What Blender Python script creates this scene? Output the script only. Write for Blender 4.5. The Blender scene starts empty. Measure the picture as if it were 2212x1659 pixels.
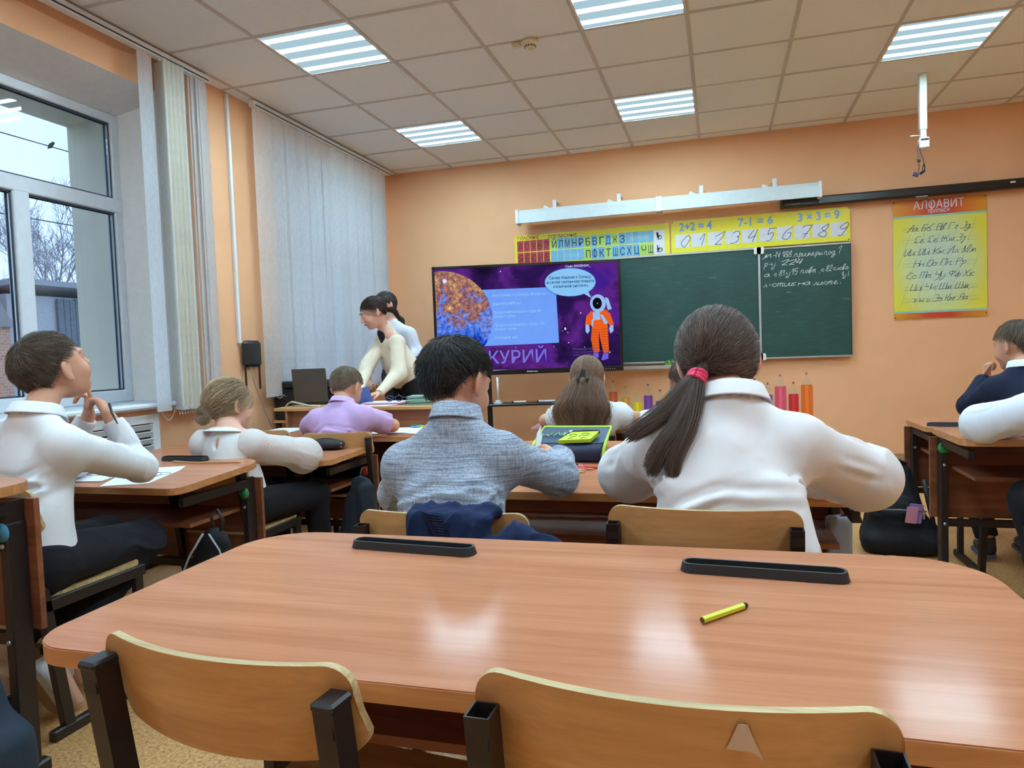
import bpy, bmesh, math, random
import numpy as np
from mathutils import Vector, Matrix, Euler

random.seed(7)
RNG = np.random.default_rng(7)
SC = bpy.context.scene
COL = SC.collection
PI = math.pi

# ---------------------------------------------------------------- camera, world, exposure
cam_d = bpy.data.cameras.new('camera')
cam = bpy.data.objects.new('camera', cam_d)
COL.objects.link(cam)
cam_d.sensor_width = 36.0
cam_d.lens = 1532.4 * 36.0 / 2212.0
cam_d.clip_start = 0.02
_r = Vector((0.9591893, 0.28036362, -0.03677139))
_u = Vector((0.02264589, 0.05345799, 0.99831328))
_f = Vector((-0.28185645, 0.95840413, -0.04492725))
cam.matrix_world = Matrix(((_r.x, _u.x, -_f.x, 0.0), (_r.y, _u.y, -_f.y, 0.0), (_r.z, _u.z, -_f.z, 1.059), (0, 0, 0, 1)))
SC.camera = cam

world = bpy.data.worlds.new('overcast_sky')
SC.world = world
world.use_nodes = True
_bg = world.node_tree.nodes['Background']
_bg.inputs[0].default_value = (0.50, 0.68, 0.95, 1)
_bg.inputs[1].default_value = 1.9

SC.view_settings.view_transform = 'Standard'
SC.view_settings.look = 'None'
SC.view_settings.gamma = 1.0
SC.view_settings.use_curve_mapping = False
SC.view_settings.exposure = 0.0
SC.cycles.max_bounces = 8
SC.cycles.diffuse_bounces = 5
SC.cycles.glossy_bounces = 3
SC.cycles.transmission_bounces = 6
SC.cycles.transparent_max_bounces = 8
SC.cycles.caustics_reflective = False
SC.cycles.caustics_refractive = False
SC.cycles.sample_clamp_indirect = 6.0

LAMP_PEAK, LAMP_BASE = 84.0, 0.66          # strength of the diode rows and of the diffuser between them

# ---------------------------------------------------------------- helpers
def lin(c):
    return tuple(((v / 255.0) / 12.92 if v / 255.0 <= 0.04045 else ((v / 255.0 + 0.055) / 1.055) ** 2.4) for v in c)

class NT:
    """small wrapper over a material's node tree"""
    def __init__(s, name, rough=0.6, metal=0.0, spec=0.5, coat=0.0):
        s.m = bpy.data.materials.new(name); s.m.use_nodes = True
        s.t = s.m.node_tree; s.p = s.t.nodes['Principled BSDF']; s.out = s.t.nodes['Material Output']
        s.p.inputs['Roughness'].default_value = rough; s.p.inputs['Metallic'].default_value = metal
        s.p.inputs['Specular IOR Level'].default_value = spec
        if coat:
            s.p.inputs['Coat Weight'].default_value = coat; s.p.inputs['Coat Roughness'].default_value = 0.12
    def n(s, typ, **kw):
        nd = s.t.nodes.new(typ)
        for k, v in kw.items():
            if k in nd.inputs: nd.inputs[k].default_value = v
            else: setattr(nd, k, v)
        return nd
    def l(s, a, b): s.t.links.new(a, b)
    def coords(s, scale=(1, 1, 1), rot=(0, 0, 0), kind='Object'):
        tc = s.n('ShaderNodeTexCoord'); mp = s.n('ShaderNodeMapping')
        mp.inputs['Scale'].default_value = scale; mp.inputs['Rotation'].default_value = rot
        s.l(tc.outputs[kind], mp.inputs['Vector']); return mp.outputs[0]
    def noise(s, vec, scale, detail=3, rough=0.55, dist=0.0):
        nd = s.n('ShaderNodeTexNoise'); nd.inputs['Scale'].default_value = scale; nd.inputs['Detail'].default_value = detail
        nd.inputs['Roughness'].default_value = rough; nd.inputs['Distortion'].default_value = dist
        s.l(vec, nd.inputs['Vector']); return nd.outputs[0]
    def ramp(s, fac, stops):
        r = s.n('ShaderNodeValToRGB'); e = r.color_ramp.elements
        while len(e) > 1: e.remove(e[-1])
        for i, (p, c) in enumerate(stops):
            if i == 0: el = e[0]; el.position = p
            else: el = e.new(p)
            el.color = (*c, 1) if len(c) == 3 else c
        s.l(fac, r.inputs[0]); return r.outputs[0]
    def mix(s, fac, a, b, mode='MIX'):
        m = s.n('ShaderNodeMix'); m.data_type = 'RGBA'; m.blend_type = mode
        for sock, v in ((m.inputs[0], fac), (m.inputs[6], a), (m.inputs[7], b)):
            if hasattr(v, 'links') or hasattr(v, 'is_linked'): s.l(v, sock)
            elif isinstance(v, (int, float)): sock.default_value = v
            else: sock.default_value = (*v, 1) if len(v) == 3 else v
        return m.outputs[2]
    def color(s, v):
        if isinstance(v, tuple): s.p.inputs['Base Color'].default_value = (*v, 1)
        else: s.l(v, s.p.inputs['Base Color'])
        return s
    def bump(s, h, strength=0.3, dist=0.01):
        b = s.n('ShaderNodeBump'); b.inputs['Strength'].default_value = strength; b.inputs['Distance'].default_value = dist
        s.l(h, b.inputs['Height']); s.l(b.outputs[0], s.p.inputs['Normal']); return s

MAT = {}
def plain(name, rgb, rough=0.6, metal=0.0, spec=0.5, coat=0.0, var=0.03):
    """a colour with slight procedural unevenness"""
    if name in MAT: return MAT[name]
    t = NT(name, rough, metal, spec, coat); c = lin(rgb)
    n = t.noise(t.coords(), 22.0, 2)
    t.color(t.ramp(n, [(0.3, tuple(v * (1 - var) for v in c)), (0.7, tuple(min(1, v * (1 + var)) for v in c))]))
    MAT[name] = t.m; return t.m

def wood(name, dark, light, axis='X', scale=1.0, rough=0.3, coat=0.0, spec=0.5, contrast=1.0):
    if name in MAT: return MAT[name]
    t = NT(name, rough, 0, spec, coat)
    sc = {'X': (0.55, 7, 7), 'Z': (7, 7, 0.55), 'Y': (7, 0.55, 7)}[axis]
    v = t.coords(tuple(q * scale for q in sc))
    v2 = t.coords(tuple(q * scale * (1 if q < 1 else 6) for q in sc))
    a = t.noise(v, 2.2, 4, 0.6, 1.2); b = t.noise(v2, 5.0, 3, 0.6)
    c1 = t.ramp(a, [(0.32, lin(dark)), (0.5, tuple((p + q) / 2 for p, q in zip(lin(dark), lin(light)))), (0.66, lin(light))])
    c2 = t.ramp(b, [(0.35, (0.88, 0.84, 0.82)), (0.6, (1.03, 1.02, 1.0))])
    t.color(t.mix(0.55 * contrast, c1, c2, 'MULTIPLY'))
    t.bump(b, 0.012, 0.001)
    MAT[name] = t.m; return t.m

def emit(name, rgb, strength=1.0):
    if name in MAT: return MAT[name]
    t = NT(name); e = t.n('ShaderNodeEmission'); c = lin(rgb)
    n = t.noise(t.coords(), 9.0, 2)
    t.l(t.ramp(n, [(0.3, tuple(v * .96 for v in c)), (0.7, tuple(min(1, v * 1.03) for v in c))]), e.inputs[0])
    e.inputs[1].default_value = strength; t.l(e.outputs[0], t.out.inputs[0]); MAT[name] = t.m; return t.m

class MB:
    """collects shapes into one mesh"""
    def __init__(s): s.v = []; s.f = []; s.mi = []; s.cur = 0; s.sm = []; s.smooth = False
    def add(s, vs, fs, smooth=None):
        o = len(s.v); s.v += [tuple(v) for v in vs]
        s.f += [tuple(i + o for i in f) for f in fs]; s.mi += [s.cur] * len(fs)
        s.sm += [s.smooth if smooth is None else smooth] * len(fs); return s
    def box(s, c, d, rot=None, bev=0.0):
        x, y, z = (q / 2 for q in d)
        if bev <= 0:
            vs = [(-x, -y, -z), (x, -y, -z), (x, y, -z), (-x, y, -z), (-x, -y, z), (x, -y, z), (x, y, z), (-x, y, z)]
            fs = [(0, 3, 2, 1), (4, 5, 6, 7), (0, 1, 5, 4), (1, 2, 6, 5), (2, 3, 7, 6), (3, 0, 4, 7)]
        else:
            b = min(bev, x * .98, y * .98, z * .98); vs = []; ix = {}
            for sx in (-1, 1):
                for sy in (-1, 1):
                    for sz in (-1, 1):
                        for ax in range(3):
                            p = [sx * (x - b), sy * (y - b), sz * (z - b)]; p[ax] = (sx * x, sy * y, sz * z)[ax]
                            ix[sx, sy, sz, ax] = len(vs); vs.append(tuple(p))
            fs = []
            for ax in range(3):
                o1, o2 = [(1, 2), (2, 0), (0, 1)][ax]
                for sg in (-1, 1):
                    q = []
                    for a, c2 in ((-1, -1), (1, -1), (1, 1), (-1, 1)):
                        k = [0, 0, 0]; k[ax] = sg; k[o1] = a; k[o2] = c2; q.append(ix[k[0], k[1], k[2], ax])
                    fs.append(tuple(q) if sg > 0 else tuple(q[::-1]))
            for ax in range(3):
                o1, o2 = [(1, 2), (2, 0), (0, 1)][ax]
                for a in (-1, 1):
                    for c2 in (-1, 1):
                        k0 = [0, 0, 0]; k0[o1] = a; k0[o2] = c2; k1 = list(k0); k0[ax] = -1; k1[ax] = 1
                        q = (ix[(*k0, o1)], ix[(*k1, o1)], ix[(*k1, o2)], ix[(*k0, o2)])
                        fs.append(q if a * c2 < 0 else q[::-1])
            for sx in (-1, 1):
                for sy in (-1, 1):
                    for sz in (-1, 1):
                        q = (ix[sx, sy, sz, 0], ix[sx, sy, sz, 1], ix[sx, sy, sz, 2])
                        fs.append(q if sx * sy * sz > 0 else q[::-1])
        vv = [Vector(v) for v in vs]
        if rot is not None:
            R = rot if isinstance(rot, Matrix) else Euler(rot).to_matrix()
            vv = [R @ v for v in vv]
        return s.add([v + Vector(c) for v in vv], fs)
    def tube(s, pts, r, n=8, cap=True, smooth=True):
        pts = [Vector(p) for p in pts]; rr = r if isinstance(r, (list, tuple)) else [r] * len(pts)
        vs = []; ref = None
        for i, p in enumerate(pts):
            d = (pts[min(i + 1, len(pts) - 1)] - pts[max(i - 1, 0)])
            d = d.normalized() if d.length > 1e-9 else Vector((0, 0, 1))
            if ref is None: ref = Vector((0, 0, 1)) if abs(d.z) < 0.9 else Vector((1, 0, 0))
            a = (ref - d * ref.dot(d)).normalized(); b = d.cross(a); ref = a
            for k in range(n):
                t = 2 * PI * k / n; vs.append(p + (a * math.cos(t) + b * math.sin(t)) * rr[i])
        fs = [(i * n + k, i * n + (k + 1) % n, (i + 1) * n + (k + 1) % n, (i + 1) * n + k) for i in range(len(pts) - 1) for k in range(n)]
        s.add(vs, fs, smooth)
        if cap:
            o = len(s.v) - len(vs); s.f += [tuple(range(o + n - 1, o - 1, -1)), tuple(range(len(s.v) - n, len(s.v)))]
            s.mi += [s.cur] * 2; s.sm += [False] * 2
        return s
    def prism(s, poly, a, b, M=None, smooth_sides=False):
        """poly in xy, extruded from z=a to z=b, then mapped by M"""
        n = len(poly); M = M or Matrix.Identity(4)
        vs = [M @ Vector((x, y, a)) for x, y in poly] + [M @ Vector((x, y, b)) for x, y in poly]
        s.add(vs, [tuple(range(n))[::-1], tuple(range(n, 2 * n))], False)
        o = len(s.v) - 2 * n; c = s.cur
        s.f += [(o + i, o + (i + 1) % n, o + n + (i + 1) % n, o + n + i) for i in range(n)]
        s.mi += [getattr(s, 'side', c)] * n; s.sm += [smooth_sides] * n; return s
    def lathe(s, prof, c=(0, 0, 0), n=20, M=None):
        M = M or Matrix.Identity(4); vs = []
        for r, z in prof:
            for k in range(n):
                t = 2 * PI * k / n; vs.append(Vector(c) + M @ Vector((r * math.cos(t), r * math.sin(t), z)))
        m = len(prof)
        fs = [(i * n + k, i * n + (k + 1) % n, (i + 1) * n + (k + 1) % n, (i + 1) * n + k) for i in range(m - 1) for k in range(n)]
        fs += [tuple(range(n))[::-1], tuple(range((m - 1) * n, m * n))]
        return s.add(vs, fs, True)
    def mesh(s, name, mats):
        me = bpy.data.meshes.new(name); me.from_pydata(s.v, [], s.f)
        for m in (mats if isinstance(mats, (list, tuple)) else [mats]): me.materials.append(m)
        me.polygons.foreach_set('material_index', s.mi); me.polygons.foreach_set('use_smooth', s.sm); me.update(); return me
    def obj(s, name, mats, parent=None, loc=None, rot=None, **props):
        o = bpy.data.objects.new(name, s.mesh(name, mats)); COL.objects.link(o)
        if parent is not None: o.parent = parent
        if loc is not None: o.location = loc
        if rot is not None: o.rotation_euler = rot
        for k, v in props.items(): o[k] = v
        return o

def thing(name, label, cat, loc=(0, 0, 0), rz=0.0, group=None):
    o = bpy.data.objects.new(name, None); COL.objects.link(o); o.empty_display_size = 0.1
    o.location = loc; o.rotation_euler = (0, 0, rz); o['label'] = label; o['category'] = cat
    if group: o['group'] = group
    return o
def tag(o, label, cat, group=None):
    o['label'] = label; o['category'] = cat
    if group: o['group'] = group
    return o
def copy_tree(o, parent=None):
    c = o.copy(); COL.objects.link(c); c.parent = parent
    for ch in list(o.children): copy_tree(ch, c)
    return c
def struct(o): o['kind'] = 'structure'; return o
def rrect(x0, y0, x1, y1, r, n=6):
    rr = r if isinstance(r, (list, tuple)) else [r] * 4
    out = []
    for (cx, cy, a0), q in zip(((x1, y0, -PI / 2), (x1, y1, 0), (x0, y1, PI / 2), (x0, y0, PI)), rr):
        sx = -1 if cx == x1 else 1; sy = -1 if cy == y1 else 1
        for k in range(n + 1):
            t = a0 + PI / 2 * k / n
            out.append((cx + sx * q + q * math.cos(t), cy + sy * q + q * math.sin(t)))
    return out
def rotpart(verts_axis): pass
# ---------------------------------------------------------------- room
XL, XR, YF, YB, H = -3.24, 3.2, 6.76, -1.9, 2.92
def wallpaint(name, c, bump=0.25):
    t = NT(name, 0.75, 0, 0.3); v = t.coords()
    n = t.noise(v, 160.0, 3); n2 = t.noise(v, 1.6, 3)
    c = lin(c); t.color(t.ramp(n2, [(0.3, tuple(q * 0.94 for q in c)), (0.7, tuple(min(1, q * 1.04) for q in c))]))
    t.bump(n, bump, 0.004); return t.m
M_peach = wallpaint('peach_wallpaper', (236, 182, 140))
M_white = plain('white_paint', (232, 232, 232), 0.55)
M_plastic = plain('white_plastic', (226, 230, 234), 0.3)
M_black = plain('black_plastic', (24, 25, 28), 0.38)
M_rubber = plain('black_rubber', (30, 32, 37), 0.55)
M_frame = plain('dark_brown_metal', (33, 25, 25), 0.42)
M_alum = plain('aluminium', (190, 194, 198), 0.35, 0.7)

def floor_mat():
    t = NT('speckled_linoleum', 0.34, 0, 0.45); v = t.coords()
    n = t.noise(v, 95.0, 4, 0.7); n2 = t.noise(v, 2.0, 3); n3 = t.noise(v, 260.0, 2)
    a = t.ramp(n, [(0.36, lin((150, 104, 60))), (0.48, lin((196, 148, 96))), (0.58, lin((206, 160, 108))), (0.68, lin((226, 190, 140)))])
    b = t.ramp(n2, [(0.3, (0.88, 0.88, 0.88)), (0.7, (1.05, 1.05, 1.05))])
    t.color(t.mix(1.0, a, b, 'MULTIPLY')); t.bump(n3, 0.05, 0.002); return t.m
f = MB().box(((XL + XR) / 2, (YF + YB) / 2, -0.05), (XR - XL + .8, YF - YB + .6, 0.1)).obj('floor', floor_mat()); struct(f)

# left wall with two deep window openings (inner plane x = XL, outer x = -3.90)
W1 = (1.15, 3.60, 0.84, 2.60); W2 = (4.72, 6.40, 0.84, 2.60); W0 = (-1.45, 0.35, 0.84, 2.60)
def wall_left():
    m = MB(); XO = -3.90; XM = -3.55; XM2 = -3.60
    def side(x, flare):
        ys = [YB]; ops = []
        for (a, b, c, d) in (W0, W1, W2): ops.append((a - flare, b + flare, c, d + flare))
        y = YB
        for a, b, c, d in ops:
            m.add([(x, y, 0), (x, a, 0), (x, a, H + .3), (x, y, H + .3)], [(0, 1, 2, 3)])
            m.add([(x, a, 0), (x, b, 0), (x, b, c), (x, a, c)], [(0, 1, 2, 3)])
            m.add([(x, a, d), (x, b, d), (x, b, H + .3), (x, a, H + .3)], [(0, 1, 2, 3)])
            y = b
        m.add([(x, y, 0), (x, YF + .3, 0), (x, YF + .3, H + .3), (x, y, H + .3)], [(0, 1, 2, 3)])
    m.cur = 0; side(XL, 0.11)
    m.cur = 2; side(XO, -0.03)
    for (a, b, c, d) in (W0, W1, W2):
        for (xa, fa, xb, fb, mi) in ((XL, 0.11, XM, 0.0, 1), (XM, 0, XO, -0.03, 2)):
            m.cur = mi
            A = [(xa, a - fa, c), (xa, b + fa, c), (xa, b + fa, d + fa), (xa, a - fa, d + fa)]
            B = [(xb, a - fb, c), (xb, b + fb, c), (xb, b + fb, d + fb), (xb, a - fb, d + fb)]
            for i in range(4):
                j = (i + 1) % 4; m.add([A[i], A[j], B[j], B[i]], [(0, 1, 2, 3)])
    return m.obj('wall_left', [M_peach, M_white, wallpaint('cream_plaster', (232, 226, 206))])
struct(wall_left())
struct(MB().box(((XL + XR) / 2, YF + .1, H / 2), (XR - XL + .4, 0.2, H + .6)).obj('wall_front', M_peach))
struct(MB().box((XR + .1, (YF + YB) / 2, H / 2), (0.2, YF - YB + .4, H + .6)).obj('wall_right', M_peach))
struct(MB().box(((XL + XR) / 2, YB - .1, H / 2), (XR - XL + .8, 0.2, H + .6)).obj('wall_back', M_peach))
M_base = wood('baseboard_wood', (150, 118, 82), (176, 140, 100), 'X', 1.0, 0.5)
struct(MB().box(((XL + XR) / 2, YF - .008, 0.032), (XR - XL, 0.016, 0.064), bev=.004).obj('baseboard_front', M_base))
struct(MB().box((XL + .008, (YF + YB) / 2, 0.032), (0.016, YF - YB, 0.064), bev=.004).obj('baseboard_left', wood('baseboard_wood_y', (150, 118, 82), (176, 140, 100), 'Y', 1.0, 0.5)))

# suspended ceiling: slab, T-bars and separate tiles
def tile_mat():
    t = NT('mineral_fibre_tile', 0.9, 0, 0.2); v = t.coords()
    n = t.noise(v, 120.0, 4, 0.7); c = lin((240, 247, 255))
    t.color(t.ramp(n, [(0.25, tuple(q * .72 for q in c)), (0.36, c), (0.7, tuple(min(1, q * 1.04) for q in c))]))
    t.bump(n, 0.35, 0.004); return t.m
M_tile = tile_mat(); M_tbar = plain('ceiling_grid_metal', (196, 192, 190), 0.45)
ceil = struct(MB().box(((XL + XR) / 2, (YF + YB) / 2, H + 0.32), (XR - XL + .8, YF - YB + .6, 0.04)).obj('ceiling', M_white))
GX, GY = -3.133, 3.003
xs = [GX + .6 * i for i in range(0, 11)]; ys = [GY + .6 * j for j in range(-8, 7)]
g = MB()
for x in xs: g.box((x, (YF + YB) / 2, H + .004), (0.024, YF - YB, 0.008))
ob = g.obj('grid_runner', M_tbar, ceil)
g = MB()
for y in ys: g.box(((XL + XR) / 2, y, H + .0045), (XR - XL, 0.024, 0.007))
g.obj('grid_crosspiece', M_tbar, ceil)
LIGHTS = {(1, 1), (1, 5), (5, 1), (5, 5), (9, 1), (9, 5), (1, -3), (5, -3), (9, -3), (1, -7), (5, -7), (9, -7)}
LT = {}
LIGHT_CELLS = [(1, 1), (1, 4), (4, 1), (4, 4), (7, 2), (7, 5), (1, -3), (4, -3), (7, -3), (1, -6), (4, -6), (7, -6)]
tmesh = {}
def tile(x0, x1, y0, y1):
    key = (round(x1 - x0, 3), round(y1 - y0, 3))
    if key not in tmesh:
        w, d = key; tmesh[key] = MB().box((0, 0, 0.009), (w - .006, d - .006, 0.014), bev=.003).mesh('ceiling_tile', M_tile)
    o = bpy.data.objects.new('ceiling_tile', tmesh[key]); COL.objects.link(o); o.parent = ceil
    o.location = ((x0 + x1) / 2, (y0 + y1) / 2, H + random.uniform(0.001, 0.004)); return o
ex = [XL] + xs + [XR]; ey = [YB] + ys + [YF]
LIGHT_CELLS = [(1, 1), (1, 4), (4, 1), (4, 4), (7, 3), (7, 0), (1, -2), (4, -2), (7, -3), (1, -5), (4, -5), (7, -6)]
for i in range(len(ex) - 1):
    for j in range(len(ey) - 1):
        ci, cj = i - 1, j - 1 - 8
        if ex[i + 1] - ex[i] < .03 or ey[j + 1] - ey[j] < .03 or (ci, cj) in LIGHT_CELLS: continue
        tile(ex[i], ex[i + 1], ey[j], ey[j + 1])

def diffuser_mat():
    t = NT('led_diffuser', 0.4); sp = t.n('ShaderNodeSeparateXYZ'); tc = t.n('ShaderNodeTexCoord'); t.l(tc.outputs['Object'], sp.inputs[0])
    m = t.n('ShaderNodeMath', operation='MULTIPLY'); t.l(sp.outputs[1], m.inputs[0]); m.inputs[1].default_value = 2 * PI / 0.142
    c = t.n('ShaderNodeMath', operation='COSINE'); a = t.n('ShaderNodeMath', operation='ADD'); a.inputs[1].default_value = PI
    t.l(m.outputs[0], a.inputs[0]); t.l(a.outputs[0], c.inputs[0])
    x2 = t.n('ShaderNodeMath', operation='MULTIPLY'); t.l(sp.outputs[0], x2.inputs[0]); x2.inputs[1].default_value = 2 * PI / 0.0125
    s2 = t.n('ShaderNodeMath', operation='COSINE'); t.l(x2.outputs[0], s2.inputs[0])
    s3 = t.n('ShaderNodeMath', operation='MULTIPLY_ADD'); t.l(s2.outputs[0], s3.inputs[0]); s3.inputs[1].default_value = 0.05; t.l(c.outputs[0], s3.inputs[2])
    r = t.n('ShaderNodeMapRange', interpolation_type='SMOOTHSTEP'); t.l(s3.outputs[0], r.inputs[0])
    r.inputs[1].default_value = 0.35; r.inputs[2].default_value = 0.85; r.inputs[3].default_value = LAMP_BASE; r.inputs[4].default_value = LAMP_PEAK
    e = t.n('ShaderNodeEmission'); e.inputs[0].default_value = (0.60, 0.87, 1.0, 1); t.l(r.outputs[0], e.inputs[1]); t.l(e.outputs[0], t.out.inputs[0])
    return t.m
M_diff = diffuser_mat()
LAB = {(1, 1): 'square light panel set in the ceiling nearest the open window and its gathered blind', (1, 4): 'square light panel in the ceiling in front of the closed blind',
       (4, 1): 'square light panel in the ceiling just past the smoke detector, cut by the photo top', (4, 4): 'square light panel in the ceiling above the interactive screen',
       (7, 3): 'square light panel in the ceiling beside the empty projector pole'}
lightm = None
for c in LIGHT_CELLS:
    x, y = GX + .6 * c[0] + .3, GY + .6 * c[1] + .3
    if lightm is None:
        lightm = thing('ceiling_light', '', 'ceiling light', (x, y, H), 0, 'square led ceiling panels')
        MB().box((0, 0, .006), (.584, .584, .004)).obj('diffuser', M_diff, lightm)
        b = MB()
        for s in (-1, 1):
            b.box((s * .289, 0, .004), (.012, .59, .010)); b.box((0, s * .289, .004), (.566, .012, .010))
        b.obj('frame', M_white, lightm); o = lightm
    else:
        o = copy_tree(lightm); o.location = (x, y, H)
    o['label'] = LAB.get(c, 'square light panel in the ceiling behind the photographer')

# smoke detector
t = thing('smoke_detector', 'round cream smoke detector clipped under the ceiling grid', 'smoke detector', (-1.05, 4.22, H))
MB().lathe([(.05, 0), (.05, -.018), (.046, -.022), (.034, -.03), (.03, -.045), (.012, -.048)], n=28).obj('housing', plain('aged_cream_plastic', (216, 204, 170), .5), t)
b = MB()
for k in range(12):
    a = k * PI / 6; b.box((.033 * math.cos(a), .033 * math.sin(a), -.036), (.004, .012, .010), rot=(0, 0, a))
b.obj('vent', plain('dark_vent', (110, 100, 80), .6), t)
MB().box((-.085, 0, -.012), (.05, .042, .022), bev=.004).obj('cable_box', MAT['aged_cream_plastic'], t)

# ---------------------------------------------------------------- windows
M_pvc = plain('white_pvc', (214, 222, 232), 0.35)
M_gasket = plain('grey_rubber_gasket', (58, 70, 82), 0.6)
def glassmat():
    t = NT('window_glass', 0.02); t.t.nodes.remove(t.p)
    g = t.n('ShaderNodeBsdfGlossy'); g.inputs['Roughness'].default_value = 0.02; tr = t.n('ShaderNodeBsdfTransparent'); tr.inputs[0].default_value = (.95, .98, 1, 1)
    fr = t.n('ShaderNodeFresnel'); fr.inputs[0].default_value = 1.35
    n = t.noise(t.coords(), 1.0, 1); ad = t.n('ShaderNodeMath', operation='MULTIPLY_ADD'); t.l(n, ad.inputs[0]); ad.inputs[1].default_value = .01; t.l(fr.outputs[0], ad.inputs[2])
    mx = t.n('ShaderNodeMixShader'); t.l(ad.outputs[0], mx.inputs[0]); t.l(tr.outputs[0], mx.inputs[1]); t.l(g.outputs[0], mx.inputs[2]); t.l(mx.outputs[0], t.out.inputs[0])
    return t.m
M_glass = glassmat()
def window(idx, a, b, c, d, mullions):
    w = bpy.data.objects.new('window_%d' % idx, None); COL.objects.link(w); w['kind'] = 'structure'; w.location = (-3.57, 0, 0)
    fr = MB(); gk = MB(); FW = 0.055; zt = 2.045
    fr.box((0, (a + b) / 2, d - FW / 2), (.07, b - a, FW), bev=.006); fr.box((0, (a + b) / 2, c + FW / 2 + .01), (.07, b - a, FW + .02), bev=.006)
    fr.box((0, a + FW / 2, (c + d) / 2), (.069, FW, d - c), bev=.006); fr.box((0, b - FW / 2, (c + d) / 2), (.069, FW, d - c), bev=.006)
    fr.box((.002, (a + b) / 2, zt), (.074, b - a, .085), bev=.006)
    for y in mullions: fr.box((.001, y, (c + zt) / 2), (.072, .095, zt - c), bev=.006)
    fr.obj('window_frame', M_pvc, w)
    cells = [(a + FW, b - FW, zt + .045, d - FW)]
    yy = [a + FW - .0475] + list(mullions) + [b - FW + .0475]
    for p, q in zip(yy[:-1], yy[1:]): cells.append((p + .0475, q - .0475, c + FW + .02, zt - .045))
    for (y0, y1, z0, z1) in cells:
        for x in (-.012, .018):
            for (cc, dd) in (((x, (y0 + y1) / 2, z0 + .004), (.004, y1 - y0, .008)), ((x, (y0 + y1) / 2, z1 - .004), (.004, y1 - y0, .008)), ((x, y0 + .004, (z0 + z1) / 2), (.004, .008, z1 - z0)), ((x, y1 - .004, (z0 + z1) / 2), (.004, .008, z1 - z0))):
                gk.box(cc, dd)
        MB().box((0, (y0 + y1) / 2, (z0 + z1) / 2), (.004, y1 - y0 - .002, z1 - z0 - .002)).obj('pane', M_glass, w)
    gk.obj('gasket', M_gasket, w)
    MB().box((-3.365, (a + b) / 2 - .03, c - .018), (.39, b - a + .22, .036), bev=.012).obj('window_sill', M_pvc, w).location = (3.57, 0, 0)
    return w
window(1, *W1, (2.05, 2.93)); window(2, *W2, (5.56,)); window(3, *W0, (-.5,))
dec = tag(MB().prism([(0, 0), (.03, .012), (.05, .045), (.038, .05), (.012, .03)], 0, .002, Matrix.Translation((-3.555, 3.12, 2.28)) @ Euler((PI / 2, 0, PI / 2)).to_matrix().to_4x4()).obj('window_sticker', plain('dark_green_foil', (40, 62, 70), .5)), 'tiny dark sticker on the upper pane of the open window', 'sticker')

# ---------------------------------------------------------------- vertical blinds
def slatmat(name, c, tr=0.66):
    t = NT(name, 0.7, 0, 0.3); v = t.coords((1, 14, 3.2), (0.6, 0, 0))
    n = t.noise(v, 5.0, 4, .65, 1.5); cc = lin(c)
    col = t.ramp(n, [(0.35, tuple(q * .95 for q in cc)), (0.52, cc), (0.56, tuple(min(1, q * 1.10) for q in cc)), (.62, cc)])
    t.color(col); b = t.n('ShaderNodeBsdfTranslucent'); t.l(col, b.inputs[0])
    mx = t.n('ShaderNodeMixShader'); mx.inputs[0].default_value = tr; t.l(t.p.outputs[0], mx.inputs[1]); t.l(b.outputs[0], mx.inputs[2]); t.l(mx.outputs[0], t.out.inputs[0])
    t.bump(n, .08, .002); return t.m
M_slat = slatmat('woven_slat_white', (240, 242, 244)); M_slat2 = slatmat('woven_slat_cream', (226, 218, 196))
def blind(label, y0, y1, slats, z0, beads):
    t = thing('vertical_blind', label, 'blind', (-3.14, 0, 0))
    m = MB().box((0, (y0 + y1) / 2, 2.885), (.05, y1 - y0, .045), bev=.004); m.cur = 1
    m.box((0.0262, (y0 + y1) / 2, 2.874), (.003, y1 - y0 - .02, .008)); m.obj('head_rail', [M_plastic, M_black], t)
    cl = MB()
    for (y, ang, w, mt) in slats:
        zt = 2.855; n = 7; vs = []; x0 = .0
        for k in range(n):
            u = (k / (n - 1) - .5); cx = .004 * math.sin(u * PI + PI / 2)
            for z in (zt, z0): vs.append((cx, u * w, z))
        fs = [(2 * k, 2 * k + 1, 2 * k + 3, 2 * k + 2) for k in range(n - 1)]
        mm = MB(); mm.add(vs, fs, True); o = mm.obj('slat', M_slat2 if mt else M_slat, t, loc=(x0, y, 0), rot=(0, 0, ang))
        mm2 = MB(); mm2.box((0, 0, z0 + .006), (.007, w, .02)); mm2.obj('weight', M_slat, o)
        cl.box((0, y, 2.862), (.012, .014, .018))
    cl.obj('carrier', M_plastic, t)
    ch = MB()
    for (ya, yb, sag) in beads:
        k = max(5, int((abs(yb - ya) + 1.6 * sag) / .010))
        for i in range(k + 1):
            u = i / k; p = (.03, ya + (yb - ya) * u, z0 + .005 - sag * 4 * u * (1 - u)); r = .0032
            ch.add([(p[0], p[1], p[2] + r), (p[0] + r, p[1], p[2]), (p[0], p[1] + r, p[2]), (p[0] - r, p[1], p[2]), (p[0], p[1] - r, p[2]), (p[0], p[1], p[2] - r)],
                   [(0, 1, 2), (0, 2, 3), (0, 3, 4), (0, 4, 1), (5, 2, 1), (5, 3, 2), (5, 4, 3), (5, 1, 4)], True)
    ch.obj('bead_chain', plain('bead_white', (230, 230, 225), .4), t)
    return t
S1 = [(3.42, .12, .127, 0)]
for k in range(9): S1.append((3.535 + k * .017, 1.25 + .02 * k, .127, 1 if k % 2 else 0))
for k in range(6): S1.append((3.69 + k * .042, .75 - .10 * (k % 2) - .07 * k, .127, 0))
bd = [(3.36, 3.47, .06)] + [(3.50 + k * .022, 3.515 + k * .022, .035) for k in range(9)] + [(3.70, 3.74, .03)]
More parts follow.
